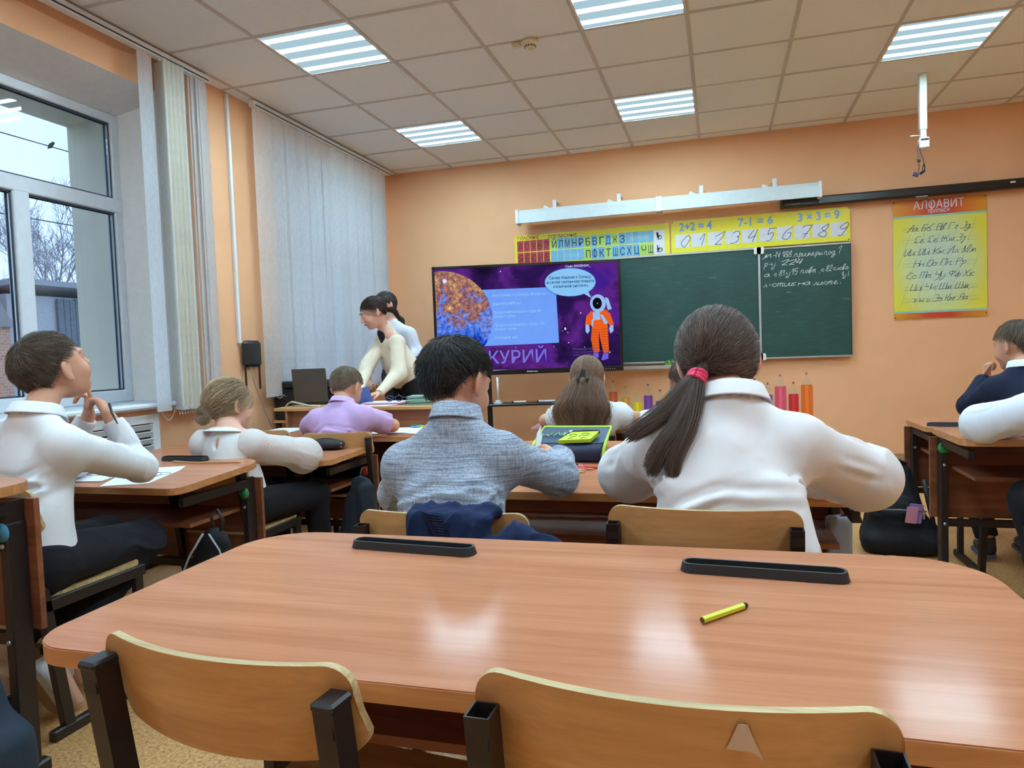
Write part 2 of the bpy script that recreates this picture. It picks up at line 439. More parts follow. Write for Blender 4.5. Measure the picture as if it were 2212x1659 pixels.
blind('white vertical blind drawn aside into a bunch at the end of the open window', 1.0, 3.94, S1, .79, bd)
S2 = []; ns = 21
for k in range(ns):
    S2.append((4.47 + k * .0985, -.08 + .26 * math.sin(k * 2.3) + (.20 if k in (3, 7, 8) else 0), .127, 0))
blind('closed white vertical blind covering the whole window by the front corner', 4.40, 6.55, S2, .80, [(4.47 + k * .0985, 4.47 + (k + 1) * .0985, .02) for k in range(ns - 1)])

# conduit, router, radiator grille
tag(MB().box((-3.228, 4.245, 2.05), (.024, .026, 1.72), bev=.003).obj('cable_conduit', M_plastic), 'thin white cable conduit running down the peach pier between the two blinds', 'conduit')
t = thing('wifi_router', 'black router hung on the pier between the blinds, antennas pointing down', 'router', (-3.205, 4.345, 1.0))
MB().box((0, 0, .115), (.05, .19, .19), bev=.022).obj('housing', M_black, t)
for s in (-1, 1): MB().box((0, s * .078, -.045), (.012, .016, .19), bev=.004).obj('antenna', M_black, t)
MB().tube([(0.005, -.03, .03), (.01, .0, -.1), (.02, .10, -.32), (.03, .2, -.52), (.06, .22, -.8), (.08, .28, -.92)], .004, 6).obj('cable', plain('grey_cable', (150, 140, 130), .5), t)
t = thing('radiator_grille', 'white louvred radiator grille in the wall under the window sill', 'grille', (-3.225, 2.85, .45))
b = MB()
for s in (-1, 1): b.box((0, s * .575, 0), (.035, .05, .64), bev=.004); b.box((0, 0, s * .295), (.0345, 1.15, .05), bev=.004)
b.obj('frame', M_plastic, t)
MB().box((-.012, 0, 0), (.004, 1.1, .56)).obj('backing', M_black, t)
for k in range(13): MB().box((.004, 0, -.25 + k * .0415), (.006, 1.10, .034), rot=(0, .5, 0)).obj('louver', M_plastic, t)

# ---------------------------------------------------------------- yard outside
M_snow = plain('thawed_ground', (150, 146, 138), .9)
tag(MB().box((-22, 12, -1.1), (36, 60, .1)).obj('yard_ground', M_snow), 'bare grey yard ground outside the window', 'ground')
bpy.data.objects['yard_ground']['kind'] = 'structure'
def brickmat():
    t = NT('old_brickwork', .9); v = t.coords((1, 1, 1)); b = t.n('ShaderNodeTexBrick'); sep = t.n('ShaderNodeSeparateXYZ'); t.l(v, sep.inputs[0])
    cb = t.n('ShaderNodeCombineXYZ'); t.l(sep.outputs[1], cb.inputs[0]); t.l(sep.outputs[2], cb.inputs[1]); t.l(cb.outputs[0], b.inputs['Vector'])
    b.inputs['Scale'].default_value = 4.0; b.inputs['Color1'].default_value = (*lin((180, 130, 110)), 1); b.inputs['Color2'].default_value = (*lin((196, 150, 126)), 1); b.inputs['Mortar'].default_value = (*lin((190, 182, 172)), 1)
    t.color(b.outputs[0]); return t.m
t = thing('shed', 'low old shed of brick and grey boards beyond the window', 'shed', (-14.0, -.4, -1.05))
MB().box((-1.5, 9.6, 1.5), (3, 3.9, 3.0)).obj('brick_wall', brickmat(), t)
MB().box((-1.6, 12.9, 1.85), (3, 2.6, 3.7)).obj('wall', plain('pale_render', (176, 178, 184), .9, var=.1), t)
MB().prism([(7.4, 3.0), (11.6, 3.0), (11.0, 4.05), (9.0, 4.5)], -3.1, .1, Matrix(((0, 0, 1, 0), (1, 0, 0, 0), (0, 1, 0, 0), (0, 0, 0, 1)))).obj('gable', plain('weathered_board', (140, 142, 146), .9), t)
MB().box((-1.5, 13.3, 3.80), (3.6, 3.6, .12), rot=(0, -.08, 0)).obj('roof', plain('slate_roof', (150, 152, 158), .9), t)
Mbd = plain('grey_plank', (112, 120, 128), .9, var=.25)
for k in range(9): MB().box((-.03, 12.78 + k * .15, 1.85 + .05 * math.sin(k * 3)), (.05, .135, 3.6)).obj('plank', Mbd, t)
t = thing('garden_fence', 'grey board fence in the yard in front of the shed', 'fence', (-9.5, 0, -1.05))
for k in range(26): MB().box((0, 5.2 + k * .14, .55 + .04 * math.sin(k * 2.1)), (.03, .12, 1.1)).obj('board', Mbd, t)
Mbk = plain('bare_bark', (150, 146, 152), .9)
def bare_tree(name, label, x, y, h, seed):
    rnd = random.Random(seed); m = MB()
    def br(p, d, L, r, lv):
        q = p; pts = [p]; rs = [r]
        for k in range(3):
            d = (d + Vector((rnd.uniform(-.16, .16), rnd.uniform(-.16, .16), rnd.uniform(-.04, .14)))).normalized()
            q = q + d * L / 3; pts.append(q); rs.append(r * (1 - .2 * (k + 1)))
            if lv < 5:
                for _ in range(2 if lv > 0 else 3):
                    a = Vector((rnd.uniform(-1, 1), rnd.uniform(-1, 1), rnd.uniform(-.1, .8))).normalized()
                    if k > 0 or lv > 1: 
                        if rnd.random() < .78: br(q, (d * .75 + a * .8).normalized(), L * rnd.uniform(.5, .72), max(r * .5, .008), lv + 1)
        m.tube(pts, rs, 3 if lv > 1 else 6, cap=False)
    br(Vector((0, 0, 0)), Vector((0, 0, 1)), h * .42, .09, 0)
    t = tag(m.obj(name, Mbk), label, 'tree'); t.location = (x, y, -1.05); return t
bare_tree('bare_tree', 'leafless tree rising above the boarded shed outside', -21.5, 18.9, 9.6, 3)
bare_tree('bare_tree', 'leafless bushy tree behind the brick end of the shed', -25.0, 16.2, 9.6, 11)
bare_tree('bare_tree', 'low leafless thicket between the shed and the taller tree', -30.0, 25.0, 11.0, 23)
for z, l in ((5.75, 'upper overhead wire seen through the window'), (4.15, 'lower overhead wire seen through the window')):
    tag(MB().tube([(-13.5, 2, z + .15), (-13.5, 10, z), (-13.5, 22, z + .1)], .012, 5).obj('overhead_wire', M_black), l, 'wire')
# ---------------------------------------------------------------- strokes and lettering
GL = {}
def _g(s):
    for it in s.strip().split(';'):
        k, v = it.strip().split('=', 1); GL[k] = [[(int(q[i]), int(q[i + 1])) for i in range(0, len(q) - 1, 2)] for q in v.split()]
_g('а=563615143344565463;б=79593715143353453615;в=233659492713335345 36;г=16264635243343;д=563615143344564120113273;е=14454636242333 53;ж=16252413 4643 76656473 2464;з=16364635354433201132;'
   'и=16133356 565363;й=16133356 565363 3948;к=1613 5635144453;л=132345 466353;м=122336335663;н=1613 5653 1555;о=361514334455 36;п=1316 152646436353;р=2610 15264655443323;с=5536151433435 3;'
   'т=1316 15263633 354656536 3;у=161434 565441201132;ф=4841 46251423344446 46656453;х=16254353 56251333;ц=161333535663 6362;ч=161445 565363;ш=161323363343565363;щ=161323363343565363 7271;'
   'ъ=1626132343452 5;ы=161323443415 565363;ь=1613334354415;э=15364654433313 2555;ю=1613 1545 563534435566 56;я=54241536465653 241363;'.replace('233659492713335345 36', '23365949271333453526').replace('14454636242333 53', '144546362423335364').replace('361514334455 36', '36151433445536').replace('5536151433435 3', '55361514334354').replace('354656536 3', '3546565363').replace('1626132343452 5', '16262333444525').replace('1613334354415', '161333434425').replace('241363', '2413').rstrip(';'))
_g('А=13235969 6963 2656;Б=1969 2913 154655432313;В=1913 194958463616 3656544313;Г=1913 1969;Д=39195554331323 ;Е=69391736 35145334;Ж=1927162313 4943 8967667383 2666;З=1949583635365554331312;И=191333695363;Й=191333695363 3849;'
   'К=1913 69261663;Л=1323596963;М=1323294369896373;Н=1913 6963 1666;О=39171433536749 39;П=1913 6963 1979;Р=1913 19496857261 6;С=68493916144363;Т=1913 4943 7973 1979;У=1916465569 69654120;Ф=4943 48281725354555677848;'
   'Х=1936436353 69361303;Ц=1913335363 5953 6362;Ч=191646 6963;Ш=191333 4943 7973 3373;Щ=191333 4943 7973 3373 7382;Э=194968655313 3666;Ю=1913 1636 59363443536776 59;Я=6963 6939273656 3613'.replace('19496857261 6', '194968572616').replace('39195554331323 ', '395955431323 '.strip()).replace('59363443536776 59', '593634435367 59'))
_g('9=6746362738596867554323;0=492715334355675849;1=264943;2=173859695623 2363;3=183958574656543313;4=391556 5943;5=6929 29264756554323;6=5927143343545636 25;7=182969 694533 2555;8=593827365553331425465859;?=17385958463534 3433;№=1319531359 5359 7666;-=2555;,=3342 ;.=3334;(=394643;)=39474443;:=3334 3637;+=2555 3733'.replace('67473658596755331 3', '6747366968655313').replace('3342 ', '3342').replace('1319531359 5359 7666', '131953 5359 6676'))
def catmull(p, n=5):
    if len(p) < 3: return p
    q = [p[0]] + p + [p[-1]]; out = []
    for i in range(1, len(q) - 2):
        for k in range(n):
            t = k / n; a, b, c, d = q[i - 1], q[i], q[i + 1], q[i + 2]
            out.append(tuple(.5 * ((2 * b[j]) + (-a[j] + c[j]) * t + (2 * a[j] - 5 * b[j] + 4 * c[j] - d[j]) * t * t + (-a[j] + 3 * b[j] - 3 * c[j] + d[j]) * t ** 3) for j in (0, 1)))
    return out + [p[-1]]
def ribbon(mb, pts, w, y):
    n = len(pts); vs = []
    for i, (x, z) in enumerate(pts):
        a = pts[max(0, i - 1)]; b = pts[min(n - 1, i + 1)]; dx, dz = b[0] - a[0], b[1] - a[1]; l = math.hypot(dx, dz) or 1
        nx, nz = -dz / l * w / 2, dx / l * w / 2; vs += [(x + nx, y, z + nz), (x - nx, y, z - nz)]
    mb.add(vs, [(2 * i, 2 * i + 1, 2 * i + 3, 2 * i + 2) for i in range(n - 1)])
def script(mb, text, x, z, s, w, y, shear=.3, adv=.62, rise=0.0, jit=0.0):
    """stroke lettering; s = height of a capital"""
    u = s / 6.0
    for ch in text:
        if ch == ' ': x += s * .45; continue
        g = GL.get(ch)
        if g is None: continue
        mx = max(p[0] for st in g for p in st)
        jz = RNG.uniform(-jit, jit) * s
        for st in g:
            P = [(x + (p[0] - 1) * u * .85 + (p[1] - 3) * u * shear, z + jz + (p[1] - 3) * u + rise * (x - 0)) for p in st]
            if len(P) == 1: P = [P[0], (P[0][0] + w, P[0][1])]
            ribbon(mb, catmull(P), w, y)
        x += (mx - 1) * u * .85 + s * (adv - .45)
    return x
def text_obj(name, body, size, mat, parent, loc, rot=(PI / 2, 0, 0), align='LEFT', bold=0.0, width=None, extrude=0.0):
    c = bpy.data.curves.new(name, 'FONT'); c.body = body; c.size = size; c.offset = bold * size; c.align_x = align; c.resolution_u = 3; c.extrude = extrude
    o = bpy.data.objects.new(name, c); COL.objects.link(o)
    dg = bpy.context.evaluated_depsgraph_get(); dg.update()
    me = bpy.data.meshes.new_from_object(o.evaluated_get(dg)); me.name = name
    if 'Ф' in body:                             # the bowl of this letter is set as an O and crossed by its stem
        pre = body[:body.index('Ф')]; xs_ = []
        for bdy in (pre + 'О', pre, body.replace('Ф', 'О')):
            c.body = bdy if bdy else ' '; bpy.context.evaluated_depsgraph_get().update(); m_ = bpy.data.meshes.new_from_object(o.evaluated_get(bpy.context.evaluated_depsgraph_get())); xs_.append(max([v.co.x for v in m_.vertices], default=0.0)); last = m_
        cx = (xs_[0] + (xs_[1] + size * .05 if pre else size * .05)) / 2; me = last; me.name = name; bw = size * (.055 + bold); bm = bmesh.new(); bm.from_mesh(me)
        q_ = [bm.verts.new((cx + sx * bw, sy, 0)) for sx, sy in ((-1, -size * .06), (1, -size * .06), (1, size * .79), (-1, size * .79))]; bm.faces.new(q_); bm.to_mesh(me); bm.free()
    if width and len(me.vertices):
        w0 = max(v.co.x for v in me.vertices) - min(v.co.x for v in me.vertices)
        k = width / w0
        for v in me.vertices: v.co.x *= k
    bpy.data.objects.remove(o); me.materials.clear(); me.materials.append(mat)
    q = bpy.data.objects.new(name, me); COL.objects.link(q); q.parent = parent; q.location = loc; q.rotation_euler = rot
    return q
def rect(mb, x0, x1, z0, z1, y, t=.0006): mb.box(((x0 + x1) / 2, y, (z0 + z1) / 2), (x1 - x0, t, z1 - z0))

# ---------------------------------------------------------------- chalkboards
def chalkmat():
    t = NT('green_chalkboard', .42, 0, .45); v = t.coords(); n = t.noise(v, 3.0, 4, .6); n2 = t.noise(t.coords((1, 1, 6)), 9, 3)
    a = t.ramp(n, [(.3, lin((26, 66, 62))), (.7, lin((36, 78, 72)))]); b = t.ramp(n2, [(.5, (0, 0, 0)), (.85, (.02, .03, .03))])
    t.color(t.mix(1, a, b, 'ADD')); return t.m
M_chalk = chalkmat(); M_ch = plain('chalk_white', (214, 222, 218), .9); M_mark = plain('chalk_smear', (96, 124, 116), .9)
t = thing('chalkboard', 'wide green chalkboard half hidden by the interactive screen', 'chalkboard', (-.38, 6.725, 0))
MB().box((0, 0, 1.405), (1.46, .02, .975)).obj('writing_surface', M_chalk, t)
b = MB()
for s in (-1, 1): b.box((s * .735, -.004, 1.405), (.022, .034, 1.0), bev=.003); b.box((0, -.004, 1.405 + s * .493), (1.49, .034, .018), bev=.003)
b.obj('frame', M_alum, t)
MB().box((0, -.045, .862), (1.34, .09, .012), bev=.003).box((0, -.088, .872), (1.34, .006, .03), bev=.002).obj('chalk_tray', M_alum, t)
t2 = thing('chalkboard', 'right-hand chalkboard wing with the homework written in chalk', 'chalkboard', (.725, 6.715, 0))
MB().box((0, 0, 1.405), (.735, .02, .955)).obj('writing_surface', M_chalk, t2)
b = MB(); b.box((-.372, -.002, 1.405), (.02, .032, .98), bev=.003); b.box((0, -.002, 1.405 + .484), (.74, .032, .014), bev=.003); b.box((0, -.002, 1.405 - .484), (.74, .032, .016), bev=.003)
b.obj('frame', M_alum, t2); MB().box((.37, -.002, 1.405), (.008, .026, .96), bev=.002).obj('edge_strip', plain('dark_green_edge', (24, 48, 42), .5), t2)
b = MB()
for sx in (-1, 1):
    for sz in (-1, 1): b.prism(rrect(-.03, -.03, .03, .03, .01), 0, .006, Matrix.Translation((-.36 if sx < 0 else -.385, -.018, 1.405 + sz * .47)) @ Euler((PI / 2, 0, 0)).to_matrix().to_4x4())
b.obj('corner_cap', M_plastic, t2)
W = MB(); Y0 = -.0112
def chalk(text, xa, xb, z, s_, shear=.22, w=.0038):
    """text written between two places on the wing, squeezed to fit"""
    tmp = MB(); xe = script(tmp, text, 0, 0, s_ * .86, w, 0, shear, .56); k = (xb - xa) / max(v[0] for v in tmp.v)
    W.add([(xa + v[0] * k, Y0, z + v[2]) for v in tmp.v], tmp.f)
for row in (('м', -.343, -.270, 1.808, .072), ('-№188,', -.262, -.085, 1.806, .058), ('примеры', -.078, .150, 1.803, .056), ('под', .162, .255, 1.800, .062), ('?', .270, .305, 1.800, .080),
            ('р-у', -.330, -.235, 1.732, .066), ('224', -.195, -.008, 1.736, .050), ('а', -.330, -.285, 1.640, .056), ('с', -.248, -.225, 1.644, .050), ('81', -.210, -.160, 1.645, .055), ('у15', -.148, -.045, 1.648, .058),
            ('повт', -.030, .092, 1.655, .056), (',', .112, .125, 1.652, .06), ('с', .135, .160, 1.660, .048), ('82', .170, .228, 1.660, .056), ('слова', .232, .352, 1.664, .052), ('1у)', .290, .355, 1.606, .046),
            ('л-', -.343, -.275, 1.553, .056), ('стих', -.268, -.065, 1.552, .062), ('на', -.052, .048, 1.550, .056), ('листе.', .068, .290, 1.546, .056)): chalk(*row)
W.obj('lettering', M_ch, t2)
b = MB(); rect(b, .29, .36, 1.415, 1.419, -.0112); rect(b, .31, .36, 1.404, 1.407, -.0112); rect(b, -.24, -.21, 1.327, 1.331, -.0112); rect(b, -.15, -.11, 1.49, 1.50, -.0112); b.obj('chalk_mark', M_mark, t2)
b = MB(); rect(b, .10, .115, 1.58, 1.584, -.0112 + .0); rect(b, .3, .36, 1.66, 1.668, -.0112); b.obj('chalk_mark', M_mark, t)
b = MB(); rr = random.Random(4)
for k in range(26):
    p = Vector((rr.uniform(-.032, .032), rr.uniform(-.02, .02), rr.uniform(0, .055)))
    b.tube([p, p + Vector((rr.uniform(-.02, .02), rr.uniform(-.01, .01), rr.uniform(-.012, .02)))], [.009, .006], 6)
tag(b.obj('board_sponge', plain('lime_green_sponge', (110, 168, 40), .8), loc=(-.455, 6.675, .872)), 'lime green shaggy sponge lying in the chalk tray', 'sponge')

# ---------------------------------------------------------------- board lamps
def board_lamp(x0, x1, label):
    c = (x0 + x1) / 2; w = x1 - x0; t = thing('board_lamp', label, 'board lamp', (c, 6.58, 2.335), 0, 'white lamps over the chalkboard')
    m = MB(); prof = [(-.045, -.062), (.045, -.05), (.05, .05), (-.02, .062), (-.045, .03)]
    m.prism(prof, -w / 2, w / 2, Matrix(((0, 0, 1, 0), (1, 0, 0, 0), (0, 1, 0, 0), (0, 0, 0, 1)))); m.obj('housing', plain('pale_lamp_enamel', (206, 218, 222), .3), t)
    for s in (-1, 1):
        MB().box((s * (w / 2 - .006), -.002, -.002), (.03, .11, .136), bev=.006).obj('end_cap', M_plastic, t)
        MB().box((s * w * .23, .03, .10), (.035, .008, .08)).box((s * w * .23, .10, .13), (.035, .15, .008)).obj('bracket', M_plastic, t)
        MB().box((s * w * .23 - .08, .02, .075), (.05, .004, .025), rot=(0, .5, 0)).obj('clip', M_plastic, t)
board_lamp(-1.818, -.500, 'white board lamp over the left chalkboard and letter chart')
board_lamp(-.486, .848, 'white board lamp over the number chart, partly in front of the screen case')
t = thing('projection_screen_case', 'long black rolled projection screen case high on the wall', 'projector screen', (1.48, 6.69, 2.262))
MB().box((.42, 0, 0), (2.7, .085, .075), bev=.012).obj('case', plain('satin_black_metal', (30, 27, 27), .3), t)
MB().box((-.93, -.002, 0), (.02, .09, .08), bev=.006).obj('end_cap', M_black, t)
text_obj('lettering', '▪▪  (a i Phaner gr.fx', .014, plain('grey_print', (170, 170, 170), .6), t, (-.90, -.0435, -.018))
MB().box((.80, -.0445, .008), (.035, .004, .014)).obj('label', M_white, t)
MB().tube([(.115, -.02, -.04), (.10, -.02, -.055), (.12, -.02, -.075), (.155, -.02, -.08), (.19, -.02, -.07), (.195, -.02, -.05), (.185, -.02, -.04)], .0022, 6).obj('pull_loop', plain('steel_wire', (90, 84, 80), .4, .6), t)
MB().box((.155, -.02, -.04), (.09, .02, .006)).obj('bottom_bar_clip', M_alum, t)

# ---------------------------------------------------------------- charts
M_yel = plain('chart_yellow', (232, 222, 38), .35, var=.02); M_blue = plain('chart_blue', (112, 176, 214), .4, var=.02); M_grn = plain('chart_green', (168, 206, 96), .4, var=.02)
M_red = plain('chart_red', (178, 44, 62), .4, var=.03); M_dk = plain('print_navy', (28, 52, 84), .6); M_ltb = plain('print_light_blue', (110, 168, 216), .5); M_paper = plain('chart_white', (216, 218, 226), .5); M_gr = plain('print_pale', (170, 205, 220), .5)
M_redp = plain('print_red', (176, 52, 40), .5); M_drk = plain('print_dark_red', (96, 18, 30), .6); M_pin = plain('dark_pin', (20, 20, 24), .5); M_teal = plain('print_teal', (30, 90, 110), .6)
t = thing('letter_chart', 'yellow strip chart of red vowels and blue and green consonants above the screen', 'chart', (-1.905, 6.748, 1.905))
MB().box((.743, 0, .143), (1.486, .005, .286)).obj('board', M_yel, t)
wt = 1.486; m = MB(); mg = MB(); mr = MB(); ml = MB()
text_obj('lettering', 'ГЛАСНЫЕ', .045, M_redp, t, (.03, -.004, .243), width=.215, bold=.012)
text_obj('lettering', 'СОГЛАСНЫЕ', .045, M_dk, t, (.335, -.004, .236), width=.285, bold=.006)
cw = .0655
for r, row in enumerate(('АОУЫЭ', 'ЯЁЮИЕ')):
    for k, ch in enumerate(row):
        x = .025 + k * cw; z = .125 - r * .115; rect(mr, x + .002, x + cw - .002, z, z + .108, -.0032)
        text_obj('lettering', ch, .095, M_drk, t, (x + .012, -.0042, z + .018), width=.042)
cc = .0655; x0 = .36
r1 = 'ЙЛМНРБВГДЖЗ'; c1 = 'gbbbbgbgbgbbbbb'; r2 = '     ПФКТШСХЦЧЩ'; c2 = 'bbbbbgbbgbbbbgg'
for r, (row, cl) in enumerate(((r1, c1), (r2, c2))):
    for k in range(15):
        x = x0 + k * cc + .0; z = .125 - r * .115
        rect(mg if cl[k] == 'g' else m, x + .002, x + cc - .002, z, z + .108, -.0032)
        if k < len(row) and row[k] != ' ': text_obj('lettering', row[k], .098, M_dk, t, (x + .010, -.0042, z + .016), width=.044, bold=.004)
text_obj('lettering', '- ЗВОНКИЕ', .05, M_gr, t, (x0 + 11.1 * cc, -.0042, .155), width=.215)
text_obj('lettering', 'ГЛУХИЕ -', .05, M_gr, t, (x0 + 2.1 * cc, -.0042, .04), width=.17)
rect(ml, x0 + 15 * cc, x0 + 16.5 * cc, .01, .233, -.0032)
for ch, z in (('Ъ', .145), ('Ь', .03)): text_obj('lettering', ch, .09, M_dk, t, (x0 + 15.3 * cc, -.0042, z), width=.05)
m.obj('blue_square', M_blue, t); mg.obj('green_square', M_grn, t); mr.obj('red_square', M_red, t); ml.obj('white_square', M_paper, t)
t = thing('number_chart', 'yellow strip chart with sums and handwritten digits 0 to 9', 'chart', (-.405, 6.748, 1.912))
MB().box((.754, 0, .146), (1.508, .005, .292)).obj('board', M_yel, t)
for s, x, wd in (('2+2 = 4', .075, .285), ('7-1 = 6', .585, .295), ('3 × 3 = 9', 1.085, .335)):
    text_obj('lettering', s, .10, M_paper, t, (x - .004, -.0035, .196), width=wd + .008, bold=.03)
    text_obj('lettering', s, .10, M_ltb, t, (x, -.0045, .198), width=wd, bold=.012)
pc = MB(); dg_ = MB(); gl = MB()
for k in range(10):
    x = .035 + k * .1462; rect(pc, x, x + .124, .045, .165, -.0032)
    rect(gl, x, x + .124, .104, .1055, -.0038); rect(gl, x + .06, x + .0612, .045, .165, -.0038)
    dg_ = MB(); script(dg_, str(k), x + .042, .052, .105, .0052, -.0046, .32); dg_.obj('handwritten_digit', M_dk, t)
pc.obj('digit_square', M_paper, t); gl.obj('ruled_line', plain('print_rule', (170, 176, 186), .6), t)
for x, z in ((.012, .28), (1.496, .28), (1.496, .012)): MB().lathe([(.005, 0), (.005, .004), (.002, .006)], n=8, M=Euler((PI / 2, 0, 0)).to_matrix().to_4x4()).obj('pin', M_pin, t, loc=(x, -.003, z))

def posmat():
    t = NT('poster_gradient', .35, 0, .5); sp = t.n('ShaderNodeSeparateXYZ'); tc = t.n('ShaderNodeTexCoord'); t.l(tc.outputs['Generated'], sp.inputs[0])
    v = t.n('ShaderNodeVectorMath', operation='DISTANCE'); t.l(tc.outputs['Generated'], v.inputs[0]); v.inputs[1].default_value = (.5, 0, .45)
    t.color(t.ramp(v.outputs['Value'], [(.18, lin((196, 220, 196))), (.36, lin((208, 222, 150))), (.52, lin((224, 218, 76)))])); return t.m
def posmat2():
    t = NT('poster_header_gradient', .35, 0, .5); sp = t.n('ShaderNodeSeparateXYZ'); tc = t.n('ShaderNodeTexCoord'); t.l(tc.outputs['Generated'], sp.inputs[0])
    t.color(t.ramp(sp.outputs[0], [(.0, lin((222, 150, 40))), (.38, lin((206, 70, 46))), (.62, lin((206, 70, 46))), (1.0, lin((222, 150, 40)))])); return t.m
t = thing('alphabet_poster', 'tall yellow poster of handwritten letters headed by a red and orange band', 'poster', (1.434, 6.750, 1.218))
MB().box((.347, 0, .4525), (.694, .003, .99)).obj('sheet', posmat(), t, loc=(0, 0, .04))
hd = posmat2(); m = MB(); rect(m, 0, .694, .86, .99, -.0025); m.obj('header_band', hd, t); m = MB(); rect(m, 0, .694, 0, .045, -.0025); m.obj('footer_band', hd, t)
m = MB(); rect(m, 0, .694, .846, .862, -.0028); rect(m, 0, .694, .045, .062, -.0028); m.obj('teal_stripe', plain('stripe_teal', (140, 200, 190), .5), t)
text_obj('lettering', 'АЛФАВИТ', .095, M_paper, t, (.155, -.0036, .912), width=.375, bold=.006)
text_obj('lettering', 'прописи', .052, M_paper, t, (.262, -.0036, .876), width=.16, bold=.005)
rows = ['Аа Бб Вв Гг Дд', 'Ее Ее Жж Зз', 'Ии Йй Кк Лл Мм', 'Нн Оо Пп Рр', 'Сс Тт Уу Фф Хх', 'Цц Чч Шш Щщ', 'ъ ы ь Ээ Юю Яя']
lt = MB(); rl = MB()
for k, s in enumerate(rows):
    z = .730 - k * .0985; w = [.48, .38, .53, .39, .50, .44, .40][k]; tmp = MB(); xe = script(tmp, s, 0, 0, .05, .0034, 0, .35, .52); kx = w / xe; xs0 = .347 - w / 2
    lt.add([(xs0 + v[0] * kx, -.0036, z + v[2]) for v in tmp.v], tmp.f)
    for dz in (0, .027): rect(rl, .075, .62, z + dz, z + dz + .0012, -.003)
for x in (.07, .185, .30, .415): ribbon(rl, [(x - .02, .10), (x + .20, .81)], .0012, -.0031)
ribbon(rl, [(.04, .45), (.13, .70)], .0012, -.0031); ribbon(rl, [(.50, .13), (.63, .50)], .0012, -.0031)
lt.obj('lettering', plain('print_script_blue', (44, 84, 120), .6), t); rl.obj('ruled_line', plain('print_rule_grey', (110, 150, 140), .6), t)
for x, z in ((.01, .98), (.684, .98), (.684, .02), (.01, .01)): MB().lathe([(.005, 0), (.005, .004), (.002, .006)], n=8, M=Euler((PI / 2, 0, 0)).to_matrix().to_4x4()).obj('pin', M_pin, t, loc=(x, -.002, z))

# ---------------------------------------------------------------- pencil cut-outs along the wall
PEN = [(-.985, .755, (206, 104, 60), 'orange-red'), (-.868, .700, (214, 160, 60), 'amber'), (-.758, .655, (222, 208, 40), 'yellow'), (-.655, .715, (112, 66, 150), 'purple, left of two small tips'), (-.545, .660, (96, 70, 130), 'dark violet'), (-.43, .79, (150, 206, 196), 'mint'),
       (-.33, .70, (60, 130, 200), 'blue'), (-.22, .66, (70, 170, 90), 'green'), (-.11, .72, (200, 190, 60), 'olive'), (0.0, .68, (210, 90, 60), 'brick'), (.11, .74, (90, 150, 190), 'sky blue'), (.20, .66, (180, 80, 120), 'rose'),
       (.295, .742, (84, 66, 140), 'indigo'), (.405, .702, (128, 74, 160), 'violet'), (.513, .775, (214, 84, 110), 'pink'), (.622, .705, (198, 40, 48), 'red'), (.732, .785, (226, 110, 36), 'tall orange')]
M_pw = plain('pencil_wood_print', (216, 180, 140), .6)
for k, (x, zt, c, nm) in enumerate(PEN):
    t = thing('pencil_cutout', '%s pencil-shaped card in the row on the wall' % nm, 'wall decoration', (x, 6.757, 0), 0, 'pencil cut-outs low on the wall')
    mc = plain('card_' + nm.split()[0].replace(',', ''), c, .5); w = .095 if nm in ('pink', 'tall orange') else .082
    R = Matrix(((1, 0, 0, 0), (0, 0, -1, 0), (0, 1, 0, 0), (0, 0, 0, 1))); sh = zt - .115
    MB().prism([(-w / 2, .10), (w / 2, .10), (w / 2, sh), (w * .3, sh + .008), (w * .17, sh), (0, sh + .008), (-w * .17, sh), (-w * .3, sh + .008), (-w / 2, sh)], 0, .004, R).obj('barrel', mc, t)
    MB().prism([(-w * .44, sh + .004), (w * .44, sh + .004), (w * .10, zt - .018), (-w * .10, zt - .018)], 0, .0035, R).obj('wood_point', M_pw, t)
    MB().prism([(-w * .12, zt - .020), (w * .12, zt - .020), (w * .08, zt - .004), (0, zt), (-w * .08, zt - .004)], 0, .004, R).obj('tip', mc, t)
    MB().box((0, -.0042, (sh + .1) / 2), (w * .3, .0006, sh - .1)).obj('facet', plain('facet_' + nm.split()[0].replace(',', ''), tuple(min(255, int(q * 1.12 + 6)) for q in c), .5), t)

# ---------------------------------------------------------------- interactive screen on its stand
TV = thing('interactive_display', 'large black-framed interactive display showing a planet and an orange-suited astronaut', 'display', (-1.63, 6.10, 1.35), math.atan2(.4, 1.62))
TW, TH = 1.668, .978
MB().box((0, .035, 0), (TW, .07, TH), bev=.012).obj('housing', M_black, TV)
b = MB()
for s in (-1, 1): b.box((s * (TW / 2 - .012), -.004, 0), (.024, .012, TH), bev=.003)
b.box((0, -.004, TH / 2 - .012), (TW, .012, .024), bev=.003); b.box((0, -.006, -TH / 2 + .022), (TW, .016, .044), bev=.004)
b.obj('bezel', plain('gloss_black', (16, 16, 19), .18), TV)
text_obj('lettering', 'EduScreen', .020, M_paper, TV, (-.02, -.0148, -TH / 2 + .016), width=.095, bold=.02)
b = MB()
for k in range(7): b.lathe([(.003, 0), (.003, .001)], (.64 + k * .019, -.0146, -TH / 2 + .02), 8, Euler((PI / 2, 0, 0)).to_matrix().to_4x4())
b.obj('button', M_paper, TV)
SW, SH = 1.620, .910; SX0, SZ1 = -SW / 2, TH / 2 - .024
def su(px, pz):
    """slide coordinates (crop pixels of the screen) -> screen plane"""
    u = (px - 192) / 1824.0; top = 166 - (px - 192) * .0197; bot = 1206 - (px - 192) * .018
    return SX0 + u * SW, SZ1 - (pz - top) / (bot - top) * SH
def semi(mb, pts, y): mb.add([(x, y, z) for x, z in pts], [tuple(range(len(pts)))])
def slide(name, polys, mat, y):
    m = MB()
    for p in polys: semi(m, [su(*q) for q in p], y)
    return m.obj(name, mat, SCRN)
